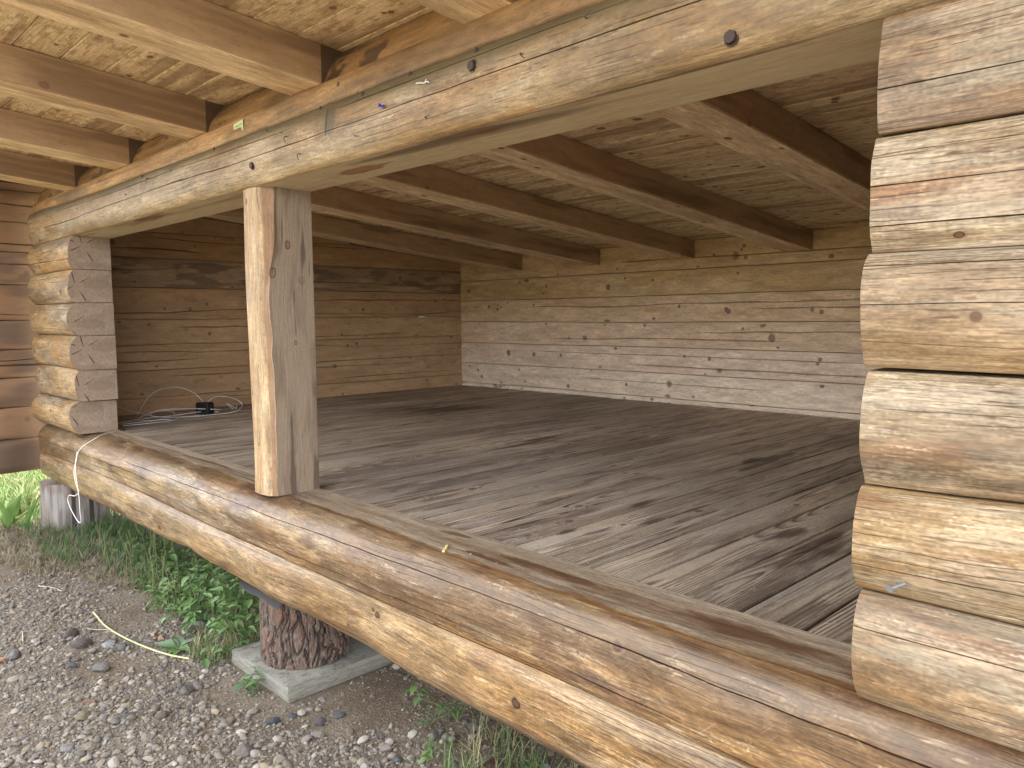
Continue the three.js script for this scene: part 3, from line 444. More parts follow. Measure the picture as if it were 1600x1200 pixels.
// ---------------------------------------------------------------- rafters and roof
const raftSt = { chk: 0.25, mot: 0.2, fl: 0.5, fleck: C(120, 86, 56), base: C(212, 188, 154), late: C(176, 144, 106), lc: 0.3, lh: 0.06, flat: 0.06, tc: (s, sd) => 0.1 + 0.08 * n1(s * 0.4, sd), rf: 90, ws: 0.7, kw: 1.4, fc: 0.1, fh: 0.08, knot: C(84, 56, 38), halo: C(190, 156, 112), patches: [PG(3, 0.35, 0.57, C(170, 128, 86)), PG(19, 0.35, 0.57, C(224, 202, 170)), PG(37, 0.3, 0.66, C(116, 92, 66))] };
const RL = 5.8;
const raftA = bakeStrips({ w: 2048, h: 512, s0: 0, S: RL, rough: 0.62, bump: 0.002, name: 'rafter_wood', strips: [0, 1].map(k => {
  const st = { ...raftSt }; st.post = (s, t, o, sd) => { if (t < 0.135 || t > 0.335) { mixc(o, C(146, 116, 88), 0.66); mixc(o, C(100, 76, 56), 0.5 * sst(0.55, 0.72, fbm(s * 1.5 + sd * 3, t * 13))); }; const d = Math.abs(s - 2.7); if (t < 0.135) mixc(o, C(60, 46, 38), 0.7 * (1 - sst(0.05, 0.22, s - 4.0 > -0.25 && s < 4.02 ? 4.02 - s + 0.1 * (fbm(s * 9, t * 22) - 0.5) : 1)) * (s < 4.03 ? 1 : 0)); void d; };  // sides painted darker than the underside, imitating light from below
  return { h: 0.47, st, sd: 151 + k * 9.1, kn: knotsFor(950 + k, 0, RL, 0.02, 0.45, 2.4, 0.008, 0.02) };
}) });
const ZR0 = 0.86, ZR1 = -4.05, sl = 0.0937;
for (let n = 0; n < 8; n++) {
  const xr = -5.565 + 0.933 * n + [0, 0, 0, 0, 0, 0, 0, 0][n]; if (n === 0) continue;
  const x0 = xr - 0.2, G = new Geo(), v = n % 2, e = [n * 0.13 % 0.3, 0.004 * Math.sin(n * 5)];
  const by = z => 2.285 + sl * (z + 0.03) + e[1] * 0.5, ty = z => roofY(z) - 0.0015;
  const sec = [[z => [xr, ty(z)], 0], [z => [xr, by(z) + 0.006], 0.13], [z => [xr - 0.006, by(z)], 0.137], [z => [x0 + 0.006, by(z)], 0.333], [z => [x0, by(z) + 0.006], 0.34], [z => [x0, ty(z)], 0.468]];
  const ns = 24, Z = i => lerp(ZR1, ZR0, i / ns);
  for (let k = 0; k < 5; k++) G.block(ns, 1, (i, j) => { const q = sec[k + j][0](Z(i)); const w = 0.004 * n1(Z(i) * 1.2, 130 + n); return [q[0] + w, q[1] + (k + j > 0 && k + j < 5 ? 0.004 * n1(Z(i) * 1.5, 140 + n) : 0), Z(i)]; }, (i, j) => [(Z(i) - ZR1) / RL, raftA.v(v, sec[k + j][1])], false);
  const top = [[xr, ty], [x0, ty]]; // ends
  for (const z of [ZR0, ZR1]) G.block(1, 1, (i, j) => [i ? xr : x0, j ? ty(z) : by(z), z], (i, j) => [0.02 + i * 0.03, raftA.v(v, 0.14 + j * 0.1)], z === ZR1); void top;
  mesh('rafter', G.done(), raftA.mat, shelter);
}
const plankSt = { base: C(196, 168, 134), late: C(160, 132, 94), lc: 0.42, lh: 0.1, flat: 0.07, tc: (s, sd) => 0.076 + 0.06 * n1(s * 0.5, sd), rf: 110, ws: 0.8, kw: 1.8, fc: 0.22, fh: 0.2, knot: C(98, 66, 46), halo: null, patches: [PG(3, 0.4, 0.56, C(170, 140, 102)), PG(19, 0.5, 0.57, C(214, 190, 156)), { c: C(132, 104, 74), fs: 26, ft: 62, o: 5, th: 0.62, sw: 0.06, k: 0.5, streak: 0.25, fine: 0.35 }, { c: C(96, 70, 50), fs: 1.2, ft: 12, o: 61, th: 0.62, sw: 0.08, k: 0.4, streak: 0.1 }] };
const plankA = bakeStrips({ w: 2048, h: 1024, s0: 0, S: 7.4, rough: 0.75, bump: 0.004, name: 'roof_plank_wood', strips: [0, 1, 2, 3, 4, 5].map(k => ({ h: 0.155, st: { ...plankSt, base: C(206 + (k * 37 % 9), 186 + (k * 37 % 9), 148 + (k * 37 % 9)) }, sd: 171 + k * 6.1, kn: knotsFor(980 + k, 0, 7.4, 0.02, 0.13, 3, 0.007, 0.015) })) });
{
  const rf = group('roof', shelter); rf.userData.label = 'sloping roof of rough planks on rafters'; const r = rngOf(21);
  for (let k = 0; k < 33; k++) {
    const z0 = -4.047 + 0.152 * k - 0.0 , z1 = z0 + 0.1495; const v = Math.floor(r() * 6), du = r() * 0.9, cuts = r() < 0.6 ? [-5.85, [-2.771, -3.7, -1.836, -0.9][Math.floor(r() * 4)] - 0.1, 1.25] : [-5.85, 1.25], dy = (r() - 0.5) * 0.002;
    for (let c = 0; c < cuts.length - 1; c++) {
      const a = cuts[c] + 0.001, b = cuts[c + 1] - 0.001, G = new Geo(), vv = (v + c * 2) % 6;
      const sec = [[z0, 0.022], [z0, 0.003], [z0 + 0.003, 0], [z1 - 0.003, 0], [z1, 0.003], [z1, 0.022], [z0, 0.022]];
      for (let q = 0; q < 6; q++) G.block(2, 1, (i, j) => [lerp(a, b, i / 2), roofY(sec[q + j][0]) + sec[q + j][1] + dy + 0.001, sec[q + j][0]], (i, j) => [(lerp(a, b, i / 2) + 5.9 + du) / 7.4, plankA.v(vv, q < 5 ? (sec[q + j][0] - z0) : 0.05)], true);
      mesh('roof_board', G.done(), plankA.mat, rf);
    }
  }
  const G = new Geo(); const zz = [-4.08, 0.99];
  G.block(1, 1, (i, j) => [i ? 1.3 : -5.9, roofY(zz[j]) + 0.03, zz[j]], (i, j) => [i, j], true); G.block(1, 1, (i, j) => [i ? 1.3 : -5.9, roofY(zz[j]) + 0.034, zz[j]], (i, j) => [i, j], false);
  mesh('roofing_felt', G.done(), flat([0.05, 0.05, 0.05], 0.9), rf);
}
const STONES = [ // label, place, half sizes, colour
  ['rounded brown grey stone left of the pale stalk', -3.321, 0.412, 0.0555, 0.0328, 0.0449, [0.24, 0.19, 0.17], 400],
  ['grey stone with a pale broken face below the pale stalk', -3.014, 0.422, 0.0449, 0.0265, 0.0364, [0.33, 0.3, 0.27], 407],
  ['rounded grey stone just below the pale stalk', -3.170, 0.283, 0.0361, 0.0213, 0.0292, [0.25, 0.24, 0.24], 414],
  ['flat whitish chip beside the rounded grey stone', -3.255, 0.317, 0.0440, 0.0126, 0.0356, [0.62, 0.64, 0.66], 421],
  ['round brown stone in the gravel left of the slab', -2.530, 0.244, 0.0376, 0.0222, 0.0304, [0.3, 0.26, 0.24], 428],
  ['dark angular stone near the weed by the slab', -2.072, 0.106, 0.0285, 0.0168, 0.0230, [0.13, 0.14, 0.16], 435],
  ['dark slate chip beside the dark angular stone', -2.063, 0.031, 0.0258, 0.0074, 0.0209, [0.15, 0.16, 0.18], 442],
  ['flat grey stone below the dirt right of the slab', -1.938, -0.092, 0.0339, 0.0097, 0.0275, [0.26, 0.26, 0.27], 449],
  ['purplish stone among pale pebbles below the slab', -1.936, -0.009, 0.0307, 0.0182, 0.0249, [0.24, 0.19, 0.2], 456],
  ['tan pebble below the slab', -1.797, -0.052, 0.0218, 0.0128, 0.0176, [0.42, 0.31, 0.2], 463],
  ['pale angular pebble below the slab', -1.855, 0.047, 0.0299, 0.0177, 0.0242, [0.48, 0.44, 0.38], 470],
  ['big round brown stone half hidden under the lower sill log', -1.491, -0.386, 0.0403, 0.0238, 0.0326, [0.24, 0.21, 0.17], 477],
  ['dark grey oval pebble near the clover sprig', -1.534, -0.066, 0.0205, 0.0121, 0.0166, [0.22, 0.22, 0.23], 484],
  ['white angular stone at the foot of the lower sill log', -1.145, -0.388, 0.0275, 0.0162, 0.0222, [0.62, 0.62, 0.6], 491],
  ['reddish brown brick fragment under the lower sill log', -1.283, -0.277, 0.0327, 0.0193, 0.0264, [0.22, 0.11, 0.075], 498],
  ['long pinkish stone in the lower gravel', -1.945, 0.281, 0.0405, 0.0239, 0.0328, [0.34, 0.28, 0.25], 505],
  ['ochre stone in the lower left gravel', -2.604, 0.606, 0.0372, 0.0220, 0.0301, [0.42, 0.34, 0.22], 512],
  ['white chip in the lower left gravel', -2.557, 0.553, 0.0246, 0.0070, 0.0199, [0.62, 0.62, 0.6], 519],
  ['blue grey slate chip in the lower left gravel', -2.503, 0.479, 0.0275, 0.0078, 0.0222, [0.2, 0.215, 0.24], 526],
  ['reddish square stone in the lower gravel', -2.394, 0.392, 0.0299, 0.0177, 0.0242, [0.34, 0.25, 0.2], 533],
  ['cream stone at the bottom left of the gravel', -2.364, 0.656, 0.0320, 0.0189, 0.0259, [0.48, 0.41, 0.3], 540],
  ['pale flat stone beside the cream stone', -2.417, 0.709, 0.0382, 0.0109, 0.0309, [0.46, 0.43, 0.4], 547],
  ['brown lump of stone left of the rounded brown stone', -3.490, 0.416, 0.0498, 0.0294, 0.0403, [0.2, 0.15, 0.125], 554],
  ['light grey stone in the straw before the grey stump', -5.181, 0.030, 0.0317, 0.0187, 0.0256, [0.42, 0.42, 0.42], 561],
  ['pale blue grey stone below the broad leaved weed', -3.163, -0.087, 0.0370, 0.0219, 0.0300, [0.4, 0.42, 0.44], 568],
  ['dark blue stone in the left gravel', -3.120, 0.501, 0.0247, 0.0146, 0.0200, [0.14, 0.16, 0.2], 575],
  ['grey stone in the gravel at the left edge', -3.420, 0.661, 0.0411, 0.0243, 0.0332, [0.33, 0.3, 0.28], 582],
];
const TWIGS = [
  ['plant_stalk', [[-3.705, 0.252], [-3.481, 0.263], [-3.301, 0.247], [-3.103, 0.214], [-2.940, 0.168], [-2.824, 0.118]], 0.0045, 'stalk', 'long pale bent plant stalk lying across the gravel', 'stalk'],
  ['straw', [[-4.310, 0.359], [-4.235, 0.314], [-4.135, 0.286]], 0.003, 'straw', 'pale straw in the upper left gravel', 'straw'],
  ['straw', [[-3.503, 0.339], [-3.463, 0.311], [-3.431, 0.269]], 0.002, 'straw', 'thin dry straw next to the upper end of the long stalk', 'straw'],
  ['twig', [[-3.587, 0.137], [-3.494, 0.140], [-3.437, 0.107]], 0.0022, 'twig', 'thin dark twig near the broad leaved weed', 'twig'],
  ['twig', [[-3.679, 0.015], [-3.539, 0.053]], 0.004, 'twig', 'short thick twig above the thin dark twig', 'twig'],
  ['straw', [[-3.063, -0.039], [-3.189, -0.169], [-3.245, -0.234]], 0.002, 'straw', 'dry grass straw pointing at the slab', 'straw'],
  ['straw', [[-3.064, -0.178], [-3.034, -0.230], [-2.961, -0.268]], 0.002, 'straw', 'dry straw leaning towards the bark stump', 'straw'],
  ['straw', [[-3.685, 0.571], [-3.554, 0.597]], 0.003, 'straw', 'upright pale straw in the left gravel', 'straw'],
  ['straw', [[-3.629, 0.142], [-3.696, 0.057]], 0.002, 'straw', 'pale straw splinter above the gravel centre', 'straw'],
  ['twig', [[-2.318, 0.401], [-2.378, 0.355], [-2.276, 0.403]], 0.0018, 'twig', 'bent twig at the lower gravel', 'twig'],
];
const CHIPS = [
  [-2.711, 0.553, 0.055, 0.018, 0.6, [0.16, 0.09, 0.06], 'reddish bark splinter in the lower left gravel'],
  [-3.139, 0.124, 0.05, 0.02, -0.3, [0.33, 0.2, 0.12], 'orange brown bark chip below the stalk'],
  [-3.204, 0.135, 0.04, 0.016, -0.5, [0.4, 0.28, 0.18], 'light bark chip beside the orange one'],
  [-3.400, 0.714, 0.03, 0.03, 0.2, [0.28, 0.13, 0.06], 'rusty bark flake at the left edge of the gravel'],
  [-3.875, 0.460, 0.03, 0.016, 0.4, [0.26, 0.2, 0.15], 'brown chip in the upper left gravel'],
  [-4.221, 0.016, 0.03, 0.014, 0.9, [0.4, 0.25, 0.14], 'orange chip below the straw'],
];
// ---------------------------------------------------------------- ground
const padX = -2.41, padZ = -0.25;
function gh(x, z) {
  let y = 0.05 * sst(-3.4, -5.4, x) + 0.022 * (fbm(x * 1.3 + 5, z * 1.3) - 0.5) + 0.012 * (fbm(x * 6, z * 6 + 3) - 0.5);
  y += 0.055 * Math.exp(-Math.pow((x + 1.78) / 0.22, 2) - Math.pow((z + 0.62) / 0.2, 2));
  const d = Math.max(Math.abs(x - padX) - 0.3, Math.abs(z - padZ) - 0.3); y = lerp(-0.004, y, sst(0, 0.25, d));
  return y - 0.004;
}
const grassy = (x, z) => Math.max(sst(-5.55, -5.95, x + 0.3 * (fbm(x * 2, z * 2) - 0.5)), sst(7, 9, z), sst(-4.4, -5.2, z), sst(6, 8, x));
{
  const axis = (a, b, st, far) => { const v = []; for (let x = a; x <= b; x += st) v.push(x); let d = st, x = b; while (x < far) { d *= 1.35; x += d; v.push(x); } d = st; x = a; const w = []; while (x > -far) { d *= 1.35; x -= d; w.unshift(x); } return [...w, ...v]; };
  const xs = axis(-7, -0.4, 0.03, 400), zs = axis(-0.9, 1.4, 0.03, 400), G = new Geo(), col = [];
  G.block(xs.length - 1, zs.length - 1, (i, j) => {
    const x = xs[i], z = zs[j], g = grassy(x, z), n = fbm(x * 2.2 + 8, z * 2.2), u = sst(0.05, -0.25, z) * sst(-3.4, -2.2, x);
    const c = [0.77 + 0.2 * (n - 0.5), 0.74 + 0.19 * (n - 0.5), 0.69 + 0.18 * (n - 0.5)]; mixc(c, [0.68, 0.57, 0.48], 0.5 * u); mixc(c, [0.4, 0.52, 0.2], g); col.push(...c);
    return [x, gh(x, z) * (1 - sst(8, 30, Math.hypot(x, z))), z];
  }, (i, j) => [xs[i] / 1.6, zs[j] / 1.6], true);
  const g = G.done(); g.setAttribute('color', new THREE.Float32BufferAttribute(col, 3));
  const W = 1024, T = bake(W, W, (i, j, o) => {
    const per = (f, ox, oy) => { const u = i / W, v = j / W; return vnp(u * f + ox * 0, v * f, f, ox); };
    const a = 0.5 * per(8, 3) + 0.3 * per(24, 9) + 0.2 * per(64, 15), b = per(200, 21), c = per(400, 27);
    o[0] = 0.565; o[1] = 0.52; o[2] = 0.46; mixc(o, C(122, 107, 91), sst(0.4, 0.7, a)); mixc(o, C(168, 160, 150), 0.6 * sst(0.62, 0.85, b)); mixc(o, C(66, 56, 48), 0.55 * sst(0.6, 0.85, c));
    const k = 1 + 0.25 * (c - 0.5); o[0] *= k; o[1] *= k; o[2] *= k; o[3] = 0.25 * a + 0.4 * b + 0.35 * c;
  });
  const m = mesh('ground', g, new THREE.MeshStandardMaterial({ map: T.map, bumpMap: T.bump, bumpScale: 0.006, roughness: 0.95, vertexColors: true }));
  m.userData.kind = 'structure'; m.userData.label = 'brown gritty dirt in front of the shelter turning into meadow';
}
function vnp(x, y, per, sd) { // noise that tiles every per cells
  const xi = Math.floor(x), yi = Math.floor(y); let fx = x - xi, fy = y - yi; fx = fx * fx * (3 - 2 * fx); fy = fy * fy * (3 - 2 * fy);
  const g = (a, b) => { a = ((a % per) + per) % per; b = ((b % per) + per) % per; return TAB[((b * 57 + sd * 131 + (b >> 3) * 7) & 255) << 8 | ((a * 3 + sd * 17 + (b * 29)) & 255)]; };
  const p = g(xi, yi), q = g(xi + 1, yi), r = g(xi, yi + 1), s = g(xi + 1, yi + 1), u = p + (q - p) * fx; return u + (r + (s - r) * fx - u) * fy;
}

// gravel: low rocks of six shapes
function rockGeo(seed, detail = 1, sharp = 0.35) {
  const g = new THREE.IcosahedronGeometry(1, detail), p = g.attributes.position, r = rngOf(seed), cuts = [];
  for (let i = 0; i < 7; i++) { const v = new THREE.Vector3(r() - 0.5, r() - 0.5, r() - 0.5).normalize(); cuts.push([v, 0.62 + 0.3 * r()]); }
  const v = new THREE.Vector3();
  for (let i = 0; i < p.count; i++) {
    v.fromBufferAttribute(p, i); v.multiplyScalar(1 + 0.25 * (vn(v.x * 1.7 + seed * 3, v.y * 1.7 + v.z * 1.3 + seed) - 0.5));
    for (const [n, d] of cuts) { const k = v.dot(n) - d; if (k > 0) v.addScaledVector(n, -k * (sharp + 0.5)); }
    p.setXYZ(i, v.x, v.y, v.z);
  }
  g.computeVertexNormals(); return g;
}
const stoneCols = [[0.31, 0.275, 0.235], [0.26, 0.235, 0.21], [0.36, 0.325, 0.28], [0.22, 0.21, 0.20], [0.27, 0.23, 0.19], [0.34, 0.285, 0.21], [0.42, 0.39, 0.35], [0.25, 0.21, 0.195], [0.18, 0.16, 0.145]];
const inShelter = (x, z) => x > -5.75 && x < 1.1 && z < 0;
{
  const gravel = group('gravel'); tag(gravel, 'mixed grey and brown gravel spread over the dirt in front of the shelter', 'gravel', null, 'stuff');
  const r = rngOf(31), N = 7, per = 7000, mat = new THREE.MeshStandardMaterial({ color: 0xffffff, roughness: 0.9 });
  const mt = new THREE.Matrix4(), q = new THREE.Quaternion(), e = new THREE.Euler(), P = new THREE.Vector3(), S = new THREE.Vector3(), col = new THREE.Color();
  for (let k = 0; k < N; k++) {
    const im = new THREE.InstancedMesh(rockGeo(40 + k, 1), mat, per); im.name = numbered('gravel_stones'); im.castShadow = im.receiveShadow = true; let n = 0;
    while (n < per) {
      const x = lerp(-6.1, -0.7, r()), z = lerp(-0.7, 1.35, Math.pow(r(), 0.9));
      const cl = fbm(x * 1.9 + 3, z * 1.9 + 7);
      let dens = 0.12 + 0.88 * sst(0.36, 0.58, cl); dens *= 1 - 0.75 * sst(-4.1, -4.7, x); if (z < -0.12) dens *= 0.3; dens *= 1 - 0.9 * grassy(x, z); if (r() > dens) continue;
      if (Math.abs(x - padX) < 0.26 && Math.abs(z - padZ) < 0.26) continue;
      let s = 0.0023 + 0.0054 * Math.pow(r(), 2.6) + (r() < 0.07 ? 0.012 * r() : 0); if (x > -2.6 && z > -0.2 && r() < 0.12) s *= 1.5;
      P.set(x, gh(x, z) + s * (0.1 + 0.35 * r()), z); S.set(s * (0.9 + 0.7 * r()), s * (0.45 + 0.45 * r()), s * (0.8 + 0.4 * r())); e.set((r() - 0.5) * 0.9, r() * 6.28, (r() - 0.5) * 0.9); q.setFromEuler(e);
      im.setMatrixAt(n, mt.compose(P, q, S)); const c = stoneCols[Math.floor(r() * 9)], v = 0.5 + 0.3 * r(); col.setRGB(c[0] * v * 1.08, c[1] * v * 1.04, c[2] * v * 0.98); im.setColorAt(n, col); n++;
    }
    gravel.add(im);
  }
}
{ // crumbs of bark and dust on the floor and the sill
  const r = rngOf(131), n = 260, im = new THREE.InstancedMesh(rockGeo(90, 0), flat([0.5, 0.46, 0.4], 0.9), n); im.name = 'crumbs'; im.castShadow = im.receiveShadow = true; tag(im, 'pale crumbs of bark and grit scattered on the plank floor', 'crumbs', null, 'stuff'); scene.add(im);
  const mt = new THREE.Matrix4(), q = new THREE.Quaternion(), e = new THREE.Euler(), P = new THREE.Vector3(), S = new THREE.Vector3(), col = new THREE.Color();
  for (let i = 0; i < n; i++) { const z = -0.06 - 1.9 * Math.pow(r(), 2.2), x = lerp(-4.3, 0.3, Math.pow(r(), 0.7)), k = 0.001 + 0.0022 * r() * r(), v = 0.4 + 0.9 * r(); P.set(x, (z > -0.2 ? 0.801 : 0.797) + k * 0.3, z); S.set(k * (1 + 2 * r()), k * 0.6, k); e.set(0, r() * 6.28, 0); q.setFromEuler(e); im.setMatrixAt(i, mt.compose(P, q, S)); col.setRGB(v, v * 0.97, v * 0.92); im.setColorAt(i, col); }
}
// stones one can tell apart
{
  const T = bake(256, 256, (i, j, o) => { const a = fbm(i * 0.05, j * 0.05), b = vn(i * 0.6, j * 0.6); o[0] = o[1] = o[2] = 0.78 + 0.3 * (a - 0.5) + 0.2 * (b - 0.5); o[3] = 0.5 * a + 0.5 * b; });
  const S = (label, x, z, sx, sy, sz, c, seed, grp, sharp) => {
    const g = rockGeo(seed, 3, sharp ?? 0.35); const p = g.attributes.position, uv = []; for (let i = 0; i < p.count; i++) uv.push(p.getX(i) * 0.4 + p.getY(i) * 0.3, p.getZ(i) * 0.4); g.setAttribute('uv', new THREE.Float32BufferAttribute(uv, 2));
    const m = mesh('stone', g, new THREE.MeshStandardMaterial({ color: new THREE.Color().setRGB(c[0] * 0.68, c[1] * 0.68, c[2] * 0.68), map: T.map, bumpMap: T.bump, bumpScale: 0.002, roughness: 0.85 }));
    m.scale.set(sx * 0.85, sy * 0.85, sz * 0.85); m.position.set(x, gh(x, z) + sy * 0.42, z); m.rotation.y = seed * 1.7; tag(m, label, 'stone', grp || 'stones lying in the gravel');
  };
  for (const a of STONES) S(...a);
}

// ---------------------------------------------------------------- pad and stumps
{
  const g = new THREE.BoxGeometry(0.5, 0.068, 0.5, 20, 3, 20), p = g.attributes.position;
  for (let i = 0; i < p.count; i++) { let x = p.getX(i), y = p.getY(i), z = p.getZ(i); const ex = Math.abs(x) > 0.249, ez = Math.abs(z) > 0.249, ey = Math.abs(y) > 0.033, n = 0.004 * (fbm(x * 25 + y * 40, z * 25 + y * 30) - 0.5); if (ex + ez + ey > 1) { x *= 0.991; z *= 0.991; y *= 0.94; } p.setXYZ(i, x + n, y + n * 0.5, z - n); }
  g.computeVertexNormals();
  const T = bake(512, 512, (i, j, o) => { const a = fbm(i * 0.02, j * 0.02), b = fbm(i * 0.15 + 9, j * 0.15), c = vn(i * 0.9, j * 0.9); o[0] = 0.70; o[1] = 0.685; o[2] = 0.645; mixc(o, C(150, 144, 130), 0.7 * sst(0.42, 0.66, a)); mixc(o, C(182, 180, 172), 0.5 * sst(0.5, 0.7, b)); mixc(o, C(98, 88, 74), 0.4 * sst(0.6, 0.75, fbm(i * 0.05 + 50, j * 0.05))); const k = 1 + 0.12 * (c - 0.5); o[0] *= k; o[1] *= k; o[2] *= k; o[3] = 0.5 * b + 0.3 * c; if (vn(i * 0.23, j * 0.23 + 40) > 0.93) { o[3] -= 0.3; mixc(o, C(80, 76, 70), 0.4); } });
  const m = mesh('concrete_slab', g, new THREE.MeshStandardMaterial({ map: T.map, bumpMap: T.bump, bumpScale: 0.003, roughness: 0.9, color: 0xd2d2d0 })); m.position.set(padX, 0.026, padZ); tag(m, 'square grey concrete slab lying on the dirt under a bark covered stump', 'paving slab');
}
function stumpSide(R, H, lean, rough, seed, na = 96, ns = 40) {
  const G = new Geo();
  G.block(na, ns, (i, j) => { const a = i / na * Math.PI * 2, y = j / ns * H, ca = Math.cos(a), sa = Math.sin(a); const r = R * (1 + 0.05 * Math.sin(a * 2 + seed) + 0.03 * Math.sin(a * 3 + seed * 2) + 0.05 * (1 - y / H)) + rough(a, y); return [ca * r + lean[0] * y, y, sa * r + lean[1] * y]; }, (i, j) => [i / na * 1.1, j / ns * H], false);
  return G.done();
}
function disc(R, y, seed, lean, mat, name, par) {
  const s = new THREE.Shape(); for (let i = 0; i < 48; i++) { const a = i / 48 * Math.PI * 2, r = R * (1 + 0.05 * Math.sin(a * 2 + seed) + 0.03 * Math.sin(a * 3 + seed * 2)); i ? s.lineTo(Math.cos(a) * r, -Math.sin(a) * r) : s.moveTo(r, 0); }
  const g = new THREE.ShapeGeometry(s).rotateX(-Math.PI / 2); const p = g.attributes.position, uv = []; for (let i = 0; i < p.count; i++) uv.push(0.5 + p.getX(i) / 0.5, 0.5 + p.getZ(i) / 0.5); g.setAttribute('uv', new THREE.Float32BufferAttribute(uv, 2)); g.translate(lean[0] * y, y, lean[1] * y); return mesh(name, g, mat, par);
}
const barkPlate = (a, y) => { // ridged plates split by deep furrows
  const u = a * 5.2 + 1.1 * (vn(a * 4, y * 14) - 0.5), v = y * 22 + 1.5 * vn(a * 5, 2); const c = 0.6 * vn(u * 1.9, v * 0.34) + 0.4 * vn(u * 3.6 + 7, v * 0.9), f = Math.abs(c - 0.5) * 2; return [sst(0.01, 0.2, f), vn(u * 6, v * 2.4), f];
};
{
  const T = bake(1024, 512, (i, j, o) => {
    const a = i / 1024 * Math.PI * 2, y = j / 512 * 0.5, [pl, n, f] = barkPlate(a, y); const q = vn(a * 45, y * 130), w = fbm(a * 4 + 3, y * 12);
    o[0] = 0.40; o[1] = 0.33; o[2] = 0.29; mixc(o, C(134, 114, 100), 0.7 * sst(0.45, 0.75, n)); mixc(o, C(128, 88, 70), 0.5 * sst(0.58, 0.72, w)); mixc(o, C(168, 112, 76), 0.45 * sst(0.7, 0.82, fbm(a * 5 + 30, y * 16))); mixc(o, C(128, 122, 118), 0.4 * sst(0.6, 0.8, q)); mixc(o, C(58, 45, 41), 0.8 * (1 - pl));
    const k = 1 + 0.35 * (vn(a * 90, y * 70) - 0.5); o[0] *= k; o[1] *= k; o[2] *= k; o[3] = 0.55 * pl + 0.25 * n + 0.2 * q; void f;
  });
  const bark = new THREE.MeshStandardMaterial({ map: T.map, bumpMap: T.bump, bumpScale: 0.012, roughness: 0.95 }); bark.name = 'bark'; bark.color.setScalar(0.72); T.map.repeat.set(1 / 1.1, 2); T.bump.repeat.set(1 / 1.1, 2);
  const s = group('tree_stump'); s.position.set(-2.41, 0.0605, -0.215); tag(s, 'bark covered stump on a concrete slab holding up the lower sill log', 'stump');
  const lean = [-0.04, 0.0], g = stumpSide(0.163, 0.335, lean, (a, y) => { const [p, n] = barkPlate(a, y); return 0.012 * p + 0.005 * n; }, 2, 180, 70); mesh('bark', g, bark, s); disc(0.168, 0.335, 2, lean, endMat, 'cut_top', s);
  // roofing felt pinched between stump and log
  const F = new Geo(); const P = (i, j) => { const u = i / 12, v = j / 8, x = lerp(-2.55, -2.25, u), z = lerp(-0.4, 0.006 - 0.02 * u, v); const d = Math.max(0, v - 0.86); return [x + 0.01 * n1(z * 9, 3), 0.398 - 0.2 * d * (0.5 + u * 1.2) - 0.006 * Math.sin(u * 7), z + 0.012 * n1(x * 14, 5)]; };
  F.block(12, 8, P, (i, j) => [i / 12, j / 8], true); F.block(12, 8, (i, j) => { const q = P(i, j); return [q[0], q[1] - 0.004, q[2]]; }, (i, j) => [i / 12, j / 8], false);
  const rims = [[0, 1], [12, 1]]; for (const [i0] of rims) F.block(8, 1, (i, j) => { const q = P(i0, i); return [q[0], q[1] - 0.004 * j, q[2]]; }, () => [0, 0], i0 === 0); F.block(12, 1, (i, j) => { const q = P(i, 8); return [q[0], q[1] - 0.004 * j, q[2]]; }, () => [0, 0], false);
  tag(mesh('felt_sheet', F.done(), flat([0.05, 0.048, 0.046], 0.95)), 'scrap of dark grey roofing felt between the stump and the log', 'roofing felt');
  const T2 = bake(512, 512, (i, j, o) => { const x = i / 512, y = j / 512; const f = vn(x * 130, y * 9), g = vn(x * 34 + 5, y * 4), w = fbm(x * 9, y * 5); o[0] = 0.60; o[1] = 0.565; o[2] = 0.55; mixc(o, C(112, 100, 94), sst(0.45, 0.75, f) * 0.6); mixc(o, C(178, 172, 168), 0.6 * sst(0.55, 0.8, g)); mixc(o, C(132, 100, 82), 0.5 * sst(0.5, 0.7, w)); mixc(o, C(50, 42, 38), 0.85 * sst(0.8, 0.86, vn(x * 20 + 9, y * 1.6))); o[3] = 0.4 * f + 0.4 * g + 0.2 * w; });
  const grey = new THREE.MeshStandardMaterial({ map: T2.map, bumpMap: T2.bump, bumpScale: 0.008, roughness: 0.9 }); grey.name = 'weathered_stump'; grey.color.setScalar(0.72);
  const s2 = group('tree_stump'); s2.position.set(-5.52, 0.03, -0.16); tag(s2, 'weathered grey stump without bark under the corner of the shelter', 'stump');
  mesh('trunk', stumpSide(0.2, 0.345, [0.02, 0], (a, y) => 0.012 * (vn(a * 9, y * 3) - 0.5) - 0.02 * sst(0.86, 0.95, vn(a * 4.2, 3)), 5, 120, 24), grey, s2); disc(0.2, 0.345, 5, [0.02, 0], endMat, 'cut_top', s2);
  tag(mesh('wood_wedge', new THREE.BoxGeometry(0.3, 0.09, 0.16, 3, 2, 2).translate(-5.5, 0.42, -0.14), grey), 'small grey wood block wedged above the grey stump', 'wood block');
}

